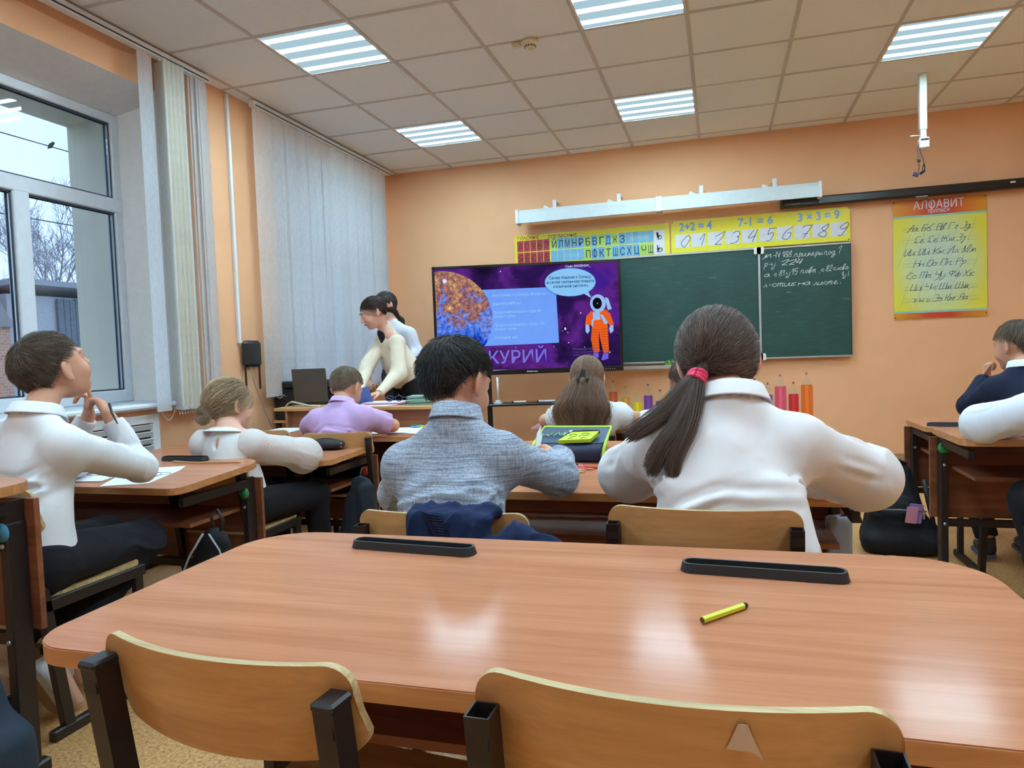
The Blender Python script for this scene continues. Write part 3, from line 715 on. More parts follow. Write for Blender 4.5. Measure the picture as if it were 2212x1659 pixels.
def ell_(cx, cy, rx, ry, n=28, a0=0, a1=2 * PI): return [(cx + rx * math.cos(a0 + (a1 - a0) * k / n), cy + ry * math.sin(a0 + (a1 - a0) * k / n)) for k in range(n + (0 if a1 - a0 > 6.28 else 1))]
def nebula():
    t = NT('slide_nebula'); e = t.n('ShaderNodeEmission'); v = t.coords((1, 1, 1.4), (0, .5, 0)); n = t.noise(v, 2.1, 4, .55, .6); n2 = t.noise(v, 60, 2)
    a = t.ramp(n, [(.34, lin((24, 16, 46))), (.47, lin((48, 22, 84))), (.58, lin((92, 38, 132))), (.70, lin((66, 30, 140)))]); s = t.ramp(n2, [(.76, (0, 0, 0)), (.80, (.4, .4, .5))])
    t.l(t.mix(1, a, s, 'ADD'), e.inputs[0]); e.inputs[1].default_value = 1.0; t.l(e.outputs[0], t.out.inputs[0]); return t.m
def planet():
    t = NT('slide_planet'); e = t.n('ShaderNodeEmission'); v = t.coords(); n = t.noise(v, 4.2, 6, .72, .8); n2 = t.noise(v, 30, 4, .7)
    sp = t.n('ShaderNodeSeparateXYZ'); t.l(v, sp.inputs[0]); mm = t.n('ShaderNodeMath', operation='MULTIPLY_ADD'); t.l(sp.outputs[2], mm.inputs[0]); mm.inputs[1].default_value = .42; t.l(n, mm.inputs[2])
    a = t.ramp(mm.outputs[0], [(.30, lin((24, 30, 150))), (.42, lin((50, 110, 235))), (.50, lin((120, 150, 235))), (.56, lin((150, 100, 110))), (.66, lin((196, 142, 104))), (.78, lin((244, 214, 140)))])
    b = t.ramp(n2, [(.38, (.35, .3, .5)), (.55, (1.0, 1.0, 1.0)), (.66, (1.5, 1.4, 1.3))]); t.l(t.mix(.9, a, b, 'MULTIPLY'), e.inputs[0]); t.l(e.outputs[0], t.out.inputs[0]); return t.m
SCRN = MB().add([(SX0, 0, SZ1 - SH), (SX0 + SW, 0, SZ1 - SH), (SX0 + SW, 0, SZ1), (SX0, 0, SZ1)], [(0, 1, 2, 3)]).obj('screen', nebula(), TV, loc=(0, -.0012, 0))
pc_ = [(max(x, 192), y) for x, y in ell_(262, 668, 495, 485, 60)]
slide('planet_picture', [pc_], planet(), -.0006)
slide('text_panel', [[(640, 380), (1398, 366), (1412, 930), (660, 950)]], emit('slide_blue', (112, 160, 248)), -.0004)
slide('speech_bubble', [ell_(1542, 322, 250, 140, 40), [(1660, 432), (1712, 412), (1752, 488)]], emit('slide_bubble_blue', (138, 196, 246)), -.0010)
slide('bubble_outline', [ell_(1542, 322, 256, 146, 40)], emit('slide_bubble_edge', (40, 90, 160)), -.0008)
M_sw = emit('slide_pale_text', (150, 196, 250)); M_sd = emit('slide_dark_text', (22, 92, 118)); M_sp = emit('slide_title_violet', (122, 118, 222)); M_stw = emit('slide_white', (220, 226, 255))
def st(body, px, pz, size, mat, width, bold=.01):
    x, z = su(px, pz); return text_obj('lettering', body, size, mat, SCRN, (x, -.0016, z), width=width * SW / 1824, bold=bold)
st('Расстояние от Солнца: 58 млн км', 760, 452, .034, M_sw, 535); st('Диаметр:4879 км', 762, 538, .034, M_sw, 280); st('Продолжительность года: 88', 765, 624, .034, M_sw, 475); st('земных суток', 765, 666, .034, M_sw, 222)
st('Продолжительность суток: 176', 770, 754, .034, M_sw, 500); st('земных суток', 772, 794, .034, M_sw, 215); st('Спутники: нет', 774, 880, .034, M_sw, 226)
st('Самая близкая к Солнцу', 1335, 290, .036, M_sd, 415, .02); st('и самая маленькая планета', 1308, 334, .036, M_sd, 470, .02); st('солнечной системы.', 1370, 376, .036, M_sd, 350, .02)
st('МЕРКУРИЙ', 318, 1138, .155, M_sp, 948, .008); st('Code: GWZDGW', 1500, 172, .026, M_stw, 232, .01)
M_st3 = emit('slide_dim_text', (96, 84, 140)); st('Активация Windows', 1548, 1010, .026, M_st3, 260, 0); st('Чтобы активировать Windows, перейдите в', 1548, 1036, .018, M_st3, 400, 0); st('раздел "Параметры".', 1548, 1064, .018, M_st3, 230, 0)
so, sg, sl, sdk, sv = emit('slide_suit_orange', (232, 96, 32)), emit('slide_suit_shade', (176, 58, 30)), emit('slide_suit_white', (150, 190, 240)), emit('slide_visor_black', (14, 14, 22)), emit('slide_boot_violet', (110, 96, 224))
slide('astronaut_suit', [[(1760, 600), (1850, 590), (1905, 620), (1912, 700), (1895, 770), (1760, 770), (1745, 680)], [(1745, 610), (1770, 680), (1745, 760), (1676, 750), (1690, 670)], [(1868, 608), (1925, 640), (1962, 755), (1920, 765), (1885, 700)],
      [(1745, 760), (1820, 765), (1808, 870), (1812, 1030), (1752, 1035), (1730, 900)], [(1812, 765), (1900, 765), (1902, 900), (1905, 1035), (1852, 1042), (1818, 880)]], so, -.0012)
fold = []
for k in range(9): fold.append([(1738, 800 + k * 26), (1806, 806 + k * 26), (1806, 810 + k * 26), (1738, 805 + k * 26)]); fold.append([(1832, 800 + k * 26), (1900, 796 + k * 26), (1900, 801 + k * 26), (1832, 805 + k * 26)])
slide('suit_fold', fold, sg, -.0015)
slide('astronaut_pack', [[(1755, 630), (1825, 628), (1828, 705), (1758, 708)], ell_(1810, 540, 78, 90), [(1880, 480), (1912, 490), (1945, 600), (1905, 610)], [(1745, 700), (1765, 700), (1752, 775), (1738, 770)], [(1830, 660), (1850, 650), (1905, 740), (1870, 752)],
      [(1680, 752), (1716, 756), (1720, 815), (1700, 848), (1678, 820)], [(1925, 765), (1956, 762), (1955, 820), (1925, 848), (1912, 800)]], sl, -.0018)
slide('astronaut_visor', [ell_(1803, 540, 46, 58)], sdk, -.0020)
slide('astronaut_boot', [[(1752, 1040), (1800, 1036), (1802, 1090), (1772, 1085), (1748, 1072)], [(1850, 1046), (1898, 1042), (1896, 1100), (1840, 1118), (1826, 1108)]], sv, -.0014)
sp_ = [ell_(852, 198, 6, 6, 8), ell_(290, 284, 22, 22, 16), ell_(1636, 634, 7, 7, 8), ell_(1508, 932, 6, 6, 8), ell_(1806, 540, 5, 5, 8), ell_(1741, 174, 4, 4, 8), ell_(1478, 790, 9, 15, 8), ell_(1666, 980, 4, 4, 8), ell_(1912, 1038, 6, 6, 8), ell_(1358, 968, 4, 4, 8), ell_(1450, 812, 4, 4, 8), ell_(1502, 828, 5, 4, 8), ell_(977, 970, 4, 4, 8)]
slide('star', sp_, M_stw, -.0022)
t = thing('display_stand', 'black wheeled stand with a shelf under the interactive display', 'stand', (-1.63, 6.16, 0), math.atan2(.4, 1.62))
for s in (-1, 1):
    MB().box((s * .385, .055, .52), (.045, .05, 1.0), bev=.004).obj('post', M_black, t)
    MB().box((s * .385, .0, .075), (.05, .62, .04), bev=.006).obj('foot', M_black, t)
    for q in (-1, 1): MB().lathe([(.028, -.012), (.03, -.008), (.03, .008), (.028, .012)], (s * .385, q * .28, .03), 16, Euler((0, PI / 2, 0)).to_matrix().to_4x4()).obj('caster', M_rubber, t)
MB().box((0, -.05, .595), (.80, .24, .022), bev=.006).obj('shelf', M_black, t)
def on_stand(x, y, z):
    a = math.atan2(.4, 1.62); return (-1.63 + x * math.cos(a) - y * math.sin(a), 6.16 + x * math.sin(a) + y * math.cos(a), z)
t = thing('desk_microphone', 'white rod on a small square foot standing on the display stand shelf', 'microphone', on_stand(-.30, -.08, .606))
MB().prism(rrect(-.035, -.03, .035, .03, .008), 0, .014).prism(rrect(-.022, -.018, .022, .018, .006), .014, .03).obj('foot', M_plastic, t); MB().tube([(0, 0, .03), (.0, .0, .235)], .009, 10).obj('rod', M_plastic, t)
for k, (x, l) in enumerate(((-.10, 'white capped marker lying on the stand shelf, nearer the rod'), (.12, 'longer white marker lying on the stand shelf'))):
    t = thing('marker_pen', l, 'marker', on_stand(x, -.12, .617), .24); MB().tube([(-.06, 0, 0), (.05 + .04 * k, 0, 0)], .009, 10).obj('barrel', M_plastic, t); MB().tube([(-.075, 0, 0), (-.058, 0, 0)], .0075, 10).obj('cap', M_black, t)

# projector pole
t = thing('projector_pole', 'white ceiling pole left without its projector, cables dangling', 'projector mount', (1.422, 5.754, 0))
MB().prism(rrect(-.024, -.024, .024, .024, .005), 2.53, 2.935, smooth_sides=False).prism(rrect(-.019, -.019, .019, .019, .004), 2.47, 2.54).obj('pole', plain('pale_green_white', (206, 216, 206), .35), t)
MB().box((.004, 0, 2.435), (.062, .062, .075), bev=.006).obj('mount_head', M_plastic, t)
MB().box((.004, -.032, 2.455), (.05, .004, .012)).obj('slot', M_black, t)
MB().tube([(-.02, -.01, 2.49), (-.09, -.03, 2.488)], .004, 6).obj('rod', M_plastic, t)
Mcab = plain('grey_cable_dark', (70, 62, 60), .5)
for k, P in enumerate((([(-.02, 0, 2.46), (-.035, -.005, 2.40), (-.03, -.01, 2.32), (-.028, -.01, 2.26), (-.035, -.01, 2.235)]), ([(-.015, 0, 2.46), (-.02, 0, 2.38), (.0, -.005, 2.32), (.006, 0, 2.28), (.0, 0, 2.23), (-.02, 0, 2.222)]))):
    MB().tube(P, .0035, 6).obj('cable', Mcab, t)
MB().tube([(-.031, -.01, 2.335), (-.029, -.01, 2.305)], .011, 10).obj('ferrite_bead', Mcab, t)
MB().box((-.05, -.01, 2.218), (.036, .014, .028), rot=(0, .4, 0), bev=.003).obj('connector', plain('violet_connector', (40, 32, 84), .4), t)
MB().tube([(.006, 0, 2.29), (.002, 0, 2.24), (-.02, 0, 2.222)], [.006, .012, .009], 8).obj('connector', M_black, t)
# ---------------------------------------------------------------- furniture
M_top = wood('alder_laminate', (174, 113, 84), (192, 132, 101), 'X', 1.0, .15, 0.0, .06)
M_topedge = wood('alder_edge_band', (176, 118, 70), (204, 148, 96), 'X', 2.0, .4)
M_panel = wood('alder_panel', (112, 66, 46), (146, 90, 62), 'X', 1.0, .42)
M_ply = wood('birch_plywood', (188, 142, 92), (216, 172, 118), 'X', .8, .33)
M_plyedge = wood('plywood_edge', (160, 138, 98), (206, 186, 142), 'X', 4.0, .6)
M_bolt = plain('bolt_steel', (170, 172, 176), .3, .9)
def desk(label, x0, x1, y0, z, tilt=0.0, depth=.52, cut=(.05, .13, .13, .05), trays=(), sticker=None, group='pupils\' two-seat desks'):
    w = x1 - x0; t = thing('school_desk', label, 'desk', (x0, y0, 0), 0, group)
    R = Matrix.Translation((0, 0, z)) @ Matrix.Rotation(tilt, 4, 'X')
    m = MB(); m.side = 1; m.prism([(a, b) for a, b in rrect(0, 0, w, depth, list(cut), 8)], -.024, -.0015, R)
    m2 = rrect(.0015, .0015, w - .0015, depth - .0015, [c - .001 for c in cut], 8)
    m.cur = 0; m.side = 0; m.prism(m2, -.0016, 0, R); m.obj('tabletop', [M_top, M_topedge], t)
    zf = z + depth * .75 * math.tan(tilt)
    for s, x in ((-1, .045), (1, w - .045)):
        MB().box((x, depth * .84, (z - .10) / 2 + .02), (.028, .055, z - .14), bev=.003).obj('leg', M_frame, t)
        MB().box((x, depth * .52, .022), (.032, depth * .86, .036), bev=.006).obj('foot', M_frame, t)
        MB().box((x, depth * .46, z - .062), (.024, depth * .68, .034), bev=.003).box((x, depth * .84, z - .075), (.02, .05, .06 + (zf - z) * .6)).obj('bracket', M_frame, t)
        bb = MB()
        for zz in (z - .155, z - .40):
            bb.lathe([(.007, 0), (.007, .003), (.004, .006)], (x + s * .0, depth * .84 - .029, zz), 10, Matrix.Rotation(PI / 2, 4, 'X')) if zz > .05 else None
        bb.obj('bolt', M_bolt, t)
    MB().box((w / 2, depth * .84 + .037, z - .215), (w - .012, .016, .34), bev=.001).obj('modesty_panel', M_panel, t)
    MB().box((w / 2, depth * .55, z - .165), (w - .15, .30, .014)).obj('book_shelf', M_panel, t)
    MB().box((w / 2, depth * .84, z - .40), (w - .12, .02, .03)).obj('crossbar', M_frame, t)
    if sticker:
        sx, sz, rgb, nm = sticker
        xx = .045 if sx < 0 else w - .045
        MB().lathe([(.024, 0), (.024, .0012)], (xx + sx * .0, depth * .84 - .0285, sz), 24, Matrix.Rotation(PI / 2, 4, 'X')).obj('sticker', plain('sticker_' + nm, rgb, .5), t)['label'] = 'round %s sticker' % nm
    return t
def tray(label, x, y, z, w=.26, rz=0, tilt=0.0, d=.042):
    t = MB(); t.smooth = False; n = 8; out = rrect(-w / 2, -d / 2, w / 2, d / 2, d * .49, n); inn = rrect(-w / 2 + .004, -d / 2 + .004, w / 2 - .004, d / 2 - .004, d * .49 - .004, n); k = len(out)
    base = rrect(-w / 2 - .003, -d / 2 - .003, w / 2 + .003, d / 2 + .003, d * .49, n)
    V = [(*p, 0) for p in base] + [(*p, .014) for p in out] + [(*p, .014) for p in inn] + [(*p, .004) for p in inn]
    F = []
    for r in range(3): F += [(r * k + i, r * k + (i + 1) % k, (r + 1) * k + (i + 1) % k, (r + 1) * k + i) for i in range(k)]
    F.append(tuple(range(3 * k, 4 * k))); F.append(tuple(range(k))[::-1]); t.add(V, F)
    return tag(t.obj('pen_tray', M_rubber, loc=(x, y, z), rot=(tilt, 0, rz)), label, 'pen tray', 'black rubber pen trays')

desk('empty two-seat desk in the foreground with a yellow pencil on it', -.905, .385, .700, .6955, .016, .570, (.07, .12, .12, .07))
desk('desk shared by the boy in grey and the girl with the ponytail', -.90, .385, 2.0, .645, .165, .52, sticker=None)
desk('front middle desk of the long-haired girl, only its near edge showing', -.95, .36, 3.50, .662, .03)
desk('desk at the left photo edge with a round blue sticker on its leg', -2.93, -1.685, .93, .775, .0, .50, sticker=(1, .655, (70, 150, 196), 'blue'))
desk('desk the boy in the white polo leans on, round green sticker on its leg', -3.0, -1.795, 1.99, .632, .05, .52, sticker=(1, .535, (60, 150, 92), 'green'))
desk('desk of the fair-haired girl, round orange sticker on its leg', -2.93, -1.71, 2.83, .597, .03, .53, sticker=(1, .48, (222, 92, 66), 'orange'))
desk('frontmost window-side desk where the boy in lilac writes', -2.80, -1.45, 3.54, .615, .0, .5)
desk('right-hand desk with the mint pencil case and a green sticker on its leg', .835, 2.10, 2.90, .682, .0, .5, sticker=(-1, .60, (40, 160, 90), 'bright green'))
desk('farther right-hand desk near the front wall, behind the black backpack', .985, 2.25, 3.98, .603, .0)
tray('pen tray on the empty foreground desk, left of the yellow pencil', -.548, 1.180, .7035, .245, -.08, 0, .034)
tray('longest-looking pen tray on the foreground desk, beyond the yellow pencil', .055, 1.140, .7030, .24, -.07, 0, .036)
tray('pen tray on the desk of the boy in the white polo', -2.165, 2.455, .658, .22, .0, .05)
tray('pen tray on the right-hand desk beside the mint pencil case', .955, 3.345, .683, .24, -.10)
tray('pen tray holding a red lid on the fair-haired girl\'s desk', -1.865, 3.29, .612, .20, .02, .03)

def chair(label, x, y, rz=0, w=.37, top=.76, bh=.105, cap=True, zs=None, bow=.046, group='plywood classroom chairs', extra=None, rec=True):
    """origin under the backrest, facing +y"""
    t = thing('classroom_chair', label, 'chair', (x, y, 0), rz, group); zs = zs or top - .33
    V = []; r = .030; th = .010; cr = [r * (1 - math.cos(a * PI / 14)) for a in range(8)]; XS = [-w / 2 + c for c in cr] + [-w / 2 + r + (w - 2 * r) * k / 15 for k in range(1, 15)] + [w / 2 - c for c in cr[::-1]]; n = len(XS) - 1
    for i in range(n + 1):
        xx = XS[i]; q = w / 2 - abs(xx); dz = r - math.sqrt(max(0, r * r - (r - min(q, r)) ** 2))
        u = xx / (w / 2); yy = -bow * (1 - u * u) ** 1.0 * 1.0 + (.010 * (1 - u * u))
        zt = top - dz; zb = top - bh + dz * .8 - .010 * (1 - u * u)
        for (z, lean) in ((zt, 0), ((zt + zb) / 2, .010), (zb, .024)):
            V.append((xx, yy + lean, z)); V.append((xx, yy + th + lean, z))
    F = []; E = []
    for i in range(n):
        a, b = i * 6, (i + 1) * 6
        F += [(a, b, b + 2, a + 2), (a + 2, b + 2, b + 4, a + 4), (b + 1, a + 1, a + 3, b + 3), (b + 3, a + 3, a + 5, b + 5)]
        E += [(b, a, a + 1, b + 1), (a + 4, b + 4, b + 5, a + 5)]
    E += [(0, 2, 3, 1), (2, 4, 5, 3), (n * 6 + 2, n * 6, n * 6 + 1, n * 6 + 3), (n * 6 + 4, n * 6 + 2, n * 6 + 3, n * 6 + 5)]
    m = MB(); m.add(V, F, True); o = len(m.v); m.cur = 1; m.add(V, E, False)
    m.obj('backrest', [M_ply, M_plyedge], t)
    # seat
    m = MB(); pts = rrect(-w / 2 + .01, .03, w / 2 - .01, .39, .05, 6); m.side = 1; m.prism(pts, zs - .010, zs); m.obj('seat', [M_ply, M_plyedge], t)
    zp = top - .032
    for s in (-1, 1):
        xp = s * (w / 2 - .013)
        m = MB(); a, b = .016, .012; y1, y2 = -.010, .075
        lo = [(xp - b, y2 - a, .03), (xp + b, y2 - a, .03), (xp + b, y2 + a, .03), (xp - b, y2 + a, .03)]
        hi = [(xp - b, y1 - a - .008, zp), (xp + b, y1 - a - .008, zp), (xp + b, y1 + a - .010, zp), (xp - b, y1 + a - .010, zp)]
        m.add(lo + hi, [(3, 2, 1, 0), (0, 1, 5, 4), (1, 2, 6, 5), (2, 3, 7, 6), (3, 0, 4, 7)])
        e = .002; inn = [(p[0] + (e if p[0] < xp else -e), p[1] + (e if k < 2 else -e), zp) for k, p in enumerate(hi)]; dn = [(p[0], p[1], zp - .03) for p in inn]
        o = 0; m.add(hi + inn + dn, [(0, 1, 5, 4), (1, 2, 6, 5), (2, 3, 7, 6), (3, 0, 4, 7), (4, 5, 9, 8), (5, 6, 10, 9), (6, 7, 11, 10), (7, 4, 8, 11), (8, 9, 10, 11)])
        m.obj('leg', M_frame, t)
        MB().box((xp, .355, (zs - .03) / 2 + .015), (.022, .030, zs - .05), bev=.002).obj('leg', M_frame, t)
        MB().box((xp, .20, zs - .028), (.024, .36, .034), bev=.002).obj('seat_rail', M_frame, t)
        MB().box((xp, .22, .018), (.026, .40, .030), bev=.004).obj('runner', M_frame, t)
        if cap: MB().box((xp, -.019, zp + .002), (.027, .036, .010), bev=.003).obj('end_cap', M_black, t)
    MB().box((0, .35, zs - .045), (w - .03, .018, .03)).obj('stretcher', M_frame, t)
    return t
c0 = chair('nearest plywood chair at the left, black caps on its posts', -.532, .636, -.09, .345, .752, .105)
c1 = chair('nearest plywood chair at the right, white chip on its back, open tube ends', -.047, .605, -.02, .358, .770, .12, cap=False)
MB().prism([(-.013, -.010), (.008, -.010), (.015, -.016), (.004, .014), (-.003, .014), (-.010, -.004)], 0, .0004, Matrix.Translation((.058, -.0318, .747)) @ Matrix.Rotation(PI / 2 + .16, 4, 'X')).obj('chipped_patch', plain('bare_pale_wood', (206, 190, 178), .7), c1)['label'] = 'pale triangular chip'
c2 = chair('chair with a navy jumper over its back, under the boy in grey', -.610, 1.47, .02, .405, .708, .13, cap=False)
c3 = chair('chair under the girl with the ponytail, plywood back with a wavy grain', -.04, 1.40, -.02, .365, .748, .13, cap=False)
chair('chair behind the long-haired girl with the half-up hair', -.637, 3.22, 0, .345, .692, .12, zs=.36)
chair('chair behind the boy in the lilac shirt', -1.872, 3.18, .14, .37, .686, .12, zs=.36)
chair('empty chair partly hidden by the fair-haired girl, next to the lilac boy\'s', -2.33, 3.17, .05, .37, .70, .12, zs=.36)
chair('chair under the boy in the white polo', -2.005, 1.485, 0, .36, .73, .13, zs=.42)
chair('chair under the fair-haired girl', -2.03, 2.42, 0, .37, .66, .12, zs=.36)
chair('chair under the person in white at the right photo edge', 1.17, 2.42, 0, .37, .74, .13, zs=.41)
chair('chair under the boy in the navy waistcoat', 1.24, 3.42, 0, .36, .66, .12, zs=.36)
chair('chair hidden behind the girl with the ponytail, at the front middle desk', .02, 3.22, 0, .345, .69, .12, zs=.36)

# ---------------------------------------------------------------- teacher's corner
M_tw = wood('teacher_desk_top', (190, 140, 90), (214, 166, 112), 'X', 1.0, .35); M_tp = wood('teacher_desk_panel', (168, 112, 82), (190, 132, 100), 'X', 1.2, .4)
t = thing('teacher_desk', 'teacher\'s wooden desk covered with papers at the front by the window', 'desk', (-2.865, 4.08, 0))
MB().box((.66, .235, .732), (1.32, .47, .022), bev=.003).obj('tabletop', M_tw, t)
MB().box((.08, .235, .361), (.018, .42, .720)).obj('side_panel', M_tp, t); MB().box((1.24, .235, .361), (.018, .42, .720)).obj('side_panel', M_tp, t)
MB().box((.66, .08, .43), (1.14, .016, .58)).obj('modesty_panel', M_tp, t)
t = thing('side_table', 'low wooden table under the black printer', 'table', (-3.005, 4.74, 0))
MB().box((0, 0, .602), (.44, .32, .02), bev=.003).obj('tabletop', M_tw, t)
for sx in (-1, 1):
    for sy in (-1, 1): MB().box((sx * .19, sy * .13, .296), (.03, .03, .592)).obj('leg', M_frame, t)
t = thing('printer', 'boxy black printer behind the laptop, round pale badge on its front', 'printer', (-2.995, 4.745, .612))
MB().box((0, .0, .115), (.45, .30, .23), bev=.012).obj('body', M_black, t); MB().box((0, .0, .262), (.46, .31, .055), bev=.012).obj('lid', plain('matt_black', (20, 20, 23), .5), t)
MB().box((.02, -.150, .225), (.40, .008, .012)).obj('paper_slot', plain('dark_gap', (6, 6, 8), .6), t)
MB().lathe([(.019, 0), (.019, .002), (.012, .003)], (.03, -.1505, .175), 20, Matrix.Rotation(PI / 2, 4, 'X')).obj('badge', plain('badge_grey', (196, 200, 206), .4), t)
t = thing('laptop', 'open grey laptop seen from behind on the teacher\'s desk', 'laptop', (-2.745, 4.36, .744), PI + .12)
MB().box((0, -.08, .009), (.30, .17, .018), bev=.004).obj('base', plain('graphite', (66, 62, 60), .4, .3), t)
MB().prism(rrect(-.125, 0, .125, .235, .008), -.004, .004, Matrix.Translation((0, .006, .018)) @ Matrix.Rotation(PI / 2 - .12, 4, 'X')).obj('lid', plain('graphite_lid', (84, 78, 74), .45, .2), t)
tag(MB().tube([(-2.82, 4.16, .749), (-2.80, 4.15, .766), (-2.76, 4.14, .780), (-2.70, 4.14, .768), (-2.62, 4.15, .750), (-2.56, 4.16, .749)], .005, 8).tube([(-2.78, 4.17, .749), (-2.70, 4.16, .752), (-2.60, 4.17, .749)], .005, 8).obj('laptop_cable', plain('cable_white', (206, 202, 194), .5)), 'pale cable looping beside the laptop', 'cable')
tag(MB().tube([(-3.205, 4.33, .62), (-3.17, 4.36, .50), (-3.13, 4.38, .40), (-3.08, 4.34, .30), (-3.02, 4.3, .2)], .005, 6).obj('power_cable', MAT['grey_cable']), 'grey cable hanging down the wall to the left of the teacher\'s desk', 'cable')
def sheet(name, label, cat, x, y, z, w, d, rz, mat, group=None, tilt=0.0, h=.0012):
    return tag(MB().box((0, 0, h / 2), (w, d, h)).obj(name, mat, loc=(x, y, z), rot=(tilt, 0, rz)), label, cat, group)
M_pap = plain('white_paper', (226, 230, 240), .7, var=.02)
for k, (x, y, rz, l) in enumerate(((-2.28, 4.28, .2, 'white sheet under the pink-edged folder on the teacher\'s desk'), (-2.12, 4.24, -.15, 'white sheet overhanging the front edge of the teacher\'s desk'), (-2.20, 4.36, .05, 'white sheet farthest back among the teacher\'s papers'))):
    sheet('paper_sheet', l, 'paper', x, y, .7435 + k * .0014, .21, .297, rz, M_pap, 'papers on the teacher\'s desk')
sheet('document_folder', 'white folder with a pink-red edge on the teacher\'s desk', 'folder', -2.14, 4.32, .748, .30, .22, .1, plain('folder_pink', (206, 92, 120), .5), h=.006)
sheet('notepad', 'white notepad lying on the pink-edged folder', 'notepad', -2.15, 4.32, .7542, .27, .20, .1, M_pap, h=.004)
M_nt = [plain('notebook_teal', (132, 176, 168), .5), plain('notebook_green', (148, 190, 178), .5)]
for k in range(9):
    t = thing('notebook', ['bottom', 'second', 'third', 'fourth', 'fifth', 'sixth', 'seventh', 'eighth', 'topmost'][k] + ' thin teal notebook in the stack on the teacher\'s desk' , 'notebook', (-1.855 + random.uniform(-.012, .012), 4.27 + random.uniform(-.01, .01), .7432 + k * .0062), .25 + random.uniform(-.12, .12), 'teal notebooks stacked on the teacher\'s desk')
    MB().box((0, 0, .0030), (.205, .165, .0058), bev=.001).obj('cover', M_nt[k % 2], t); MB().box((.002, 0, .0029), (.205, .160, .0030)).obj('pages', M_pap, t)
t = thing('blue_book', 'blue book held upright and open on the teacher\'s desk', 'book', (-2.335, 4.25, .745), .5)
MB().box((-.05, .0, .055), (.10, .006, .13), rot=(.5, .25, .15), bev=.001).obj('cover', plain('book_blue', (84, 104, 168), .5), t); MB().box((.045, .012, .055), (.10, .006, .13), rot=(.5, -.2, -.1), bev=.001).obj('cover', MAT['book_blue'], t)
MB().box((-.045, .012, .058), (.09, .004, .115), rot=(.5, .25, .15)).obj('pages', M_pap, t)
t = thing('eyeglasses', 'dark blue eyeglasses left on the papers by the teacher\'s hand', 'eyeglasses', (-2.085, 4.30, .762), .1); M_gf = plain('navy_frame', (36, 54, 92), .3)
for s in (-1, 1):
    MB().tube([(s * .033 + .026 * math.cos(a * PI / 9), 0, .018 + .018 * math.sin(a * PI / 9)) for a in range(19)], .0028, 6, cap=False).obj('rim', M_gf, t); MB().tube([(s * .060, 0, .026), (s * .064, .03, .024), (s * .060, .12, .004)], .0022, 6).obj('temple', M_gf, t)
MB().tube([(-.008, 0, .026), (0, 0, .03), (.008, 0, .026)], .0024, 6).obj('bridge', M_gf, t)

# ---------------------------------------------------------------- things on the pupils' desks
t = thing('yellow_pencil', 'lime yellow felt pen lying alone on the foreground desk', 'pen', (-.001, .963, .7048), math.atan2(.071, .060))
MB().tube([(-.044, 0, 0), (.036, 0, 0)], .0048, 6, smooth=False).obj('barrel', plain('lime_yellow', (208, 214, 40), .35), t); MB().tube([(.036, 0, 0), (.043, 0, 0)], [.0046, .0038], 10).obj('tip', M_black, t); MB().tube([(-.0452, 0, 0), (-.044, 0, 0)], [.003, .0042], 8).obj('end_plug', plain('plug_brown', (90, 60, 30), .5), t)
def d1z(y): return .645 + (y - 2.0) * math.tan(.165)
t = thing('navy_pencil_case', 'open navy pencil case with lime piping on the grey-shirted boy\'s desk', 'pencil case', (-.49, 2.30, d1z(2.30) - .002), -.04)
M_nv = plain('navy_nylon', (34, 42, 74), .6); M_lime = plain('lime_piping', (168, 210, 60), .5)
TL = Matrix.Rotation(.165, 4, 'X')
MB().prism([(p[0], p[1]) for p in rrect(-.035, 0, .04, .055, .02)], -.11, .115, TL @ Matrix(((0, 0, 1, 0), (1, 0, 0, 0), (0, 1, 0, 0), (0, 0, 0, 1))), True).obj('body', M_nv, t)
MB().prism(rrect(-.118, .02, .12, .15, .02), 0, .010, TL @ Matrix.Translation((0, -.01, .045)) @ Matrix.Rotation(.12, 4, 'X')).obj('flap', plain('printed_flap', (40, 70, 96), .5), t)
for P in ([(-.118, .02, .058), (-.118, .15, .072), (.12, .15, .072), (.125, .02, .058), (.128, -.035, .05), (.122, -.042, .0)], [(-.112, -.036, .0), (-.114, -.03, .05), (-.118, .02, .058)]):
    MB().tube([TL @ Vector(p) for p in P], .0055, 6).obj('piping', M_lime, t)
mm = MB(); rr = random.Random(9)
for k in range(7): mm.tube([TL @ Vector((-.10 + k * .014 + rr.uniform(-.01, .01), .045 + rr.uniform(0, .05), .066 + .001 * k)) for _ in range(4)], .0018, 4)
mm.obj('printed_outline', plain('print_mint', (150, 190, 140), .5), t)
t = thing('small_purse', 'small lime zip purse with a drawn face on top of the navy pencil case', 'purse', (-.455, 2.305, d1z(2.30) + .066), -.05)
MB().prism([(-.062, -.032), (.045, -.020), (.062, .045), (-.030, .038)], 0, .012, Matrix.Rotation(.30, 4, 'X')).obj('pouch', plain('lime_fabric', (186, 214, 46), .55), t)
mm = MB(); R3 = Matrix.Rotation(.30, 4, 'X')
for P in (ell_(-.018, .008, .013, .009, 12), ell_(.022, .016, .013, .009, 12), [(0, .006), (.004, 0), (.008, .005)], [(-.03, -.022), (-.022, -.012), (-.012, -.02)], [(.01, -.018), (.022, -.008), (.03, -.016)]):
    mm.tube([R3 @ Vector((p[0], p[1], .0128)) for p in P], .0008, 4)
mm.obj('drawn_face', plain('ink_brown', (60, 60, 20), .6), t); MB().tube([R3 @ Vector(p) for p in ((-.03, .040, .012), (.02, .044, .014), (.062, .047, .012), (.064, .03, .012))], .0028, 6).obj('zip', M_black, t)
MB().tube([R3 @ Vector((-.038, .028, .012)), R3 @ Vector((-.030, .042, .014))], [.006, .004], 6).obj('zip_pull', M_alum, t)
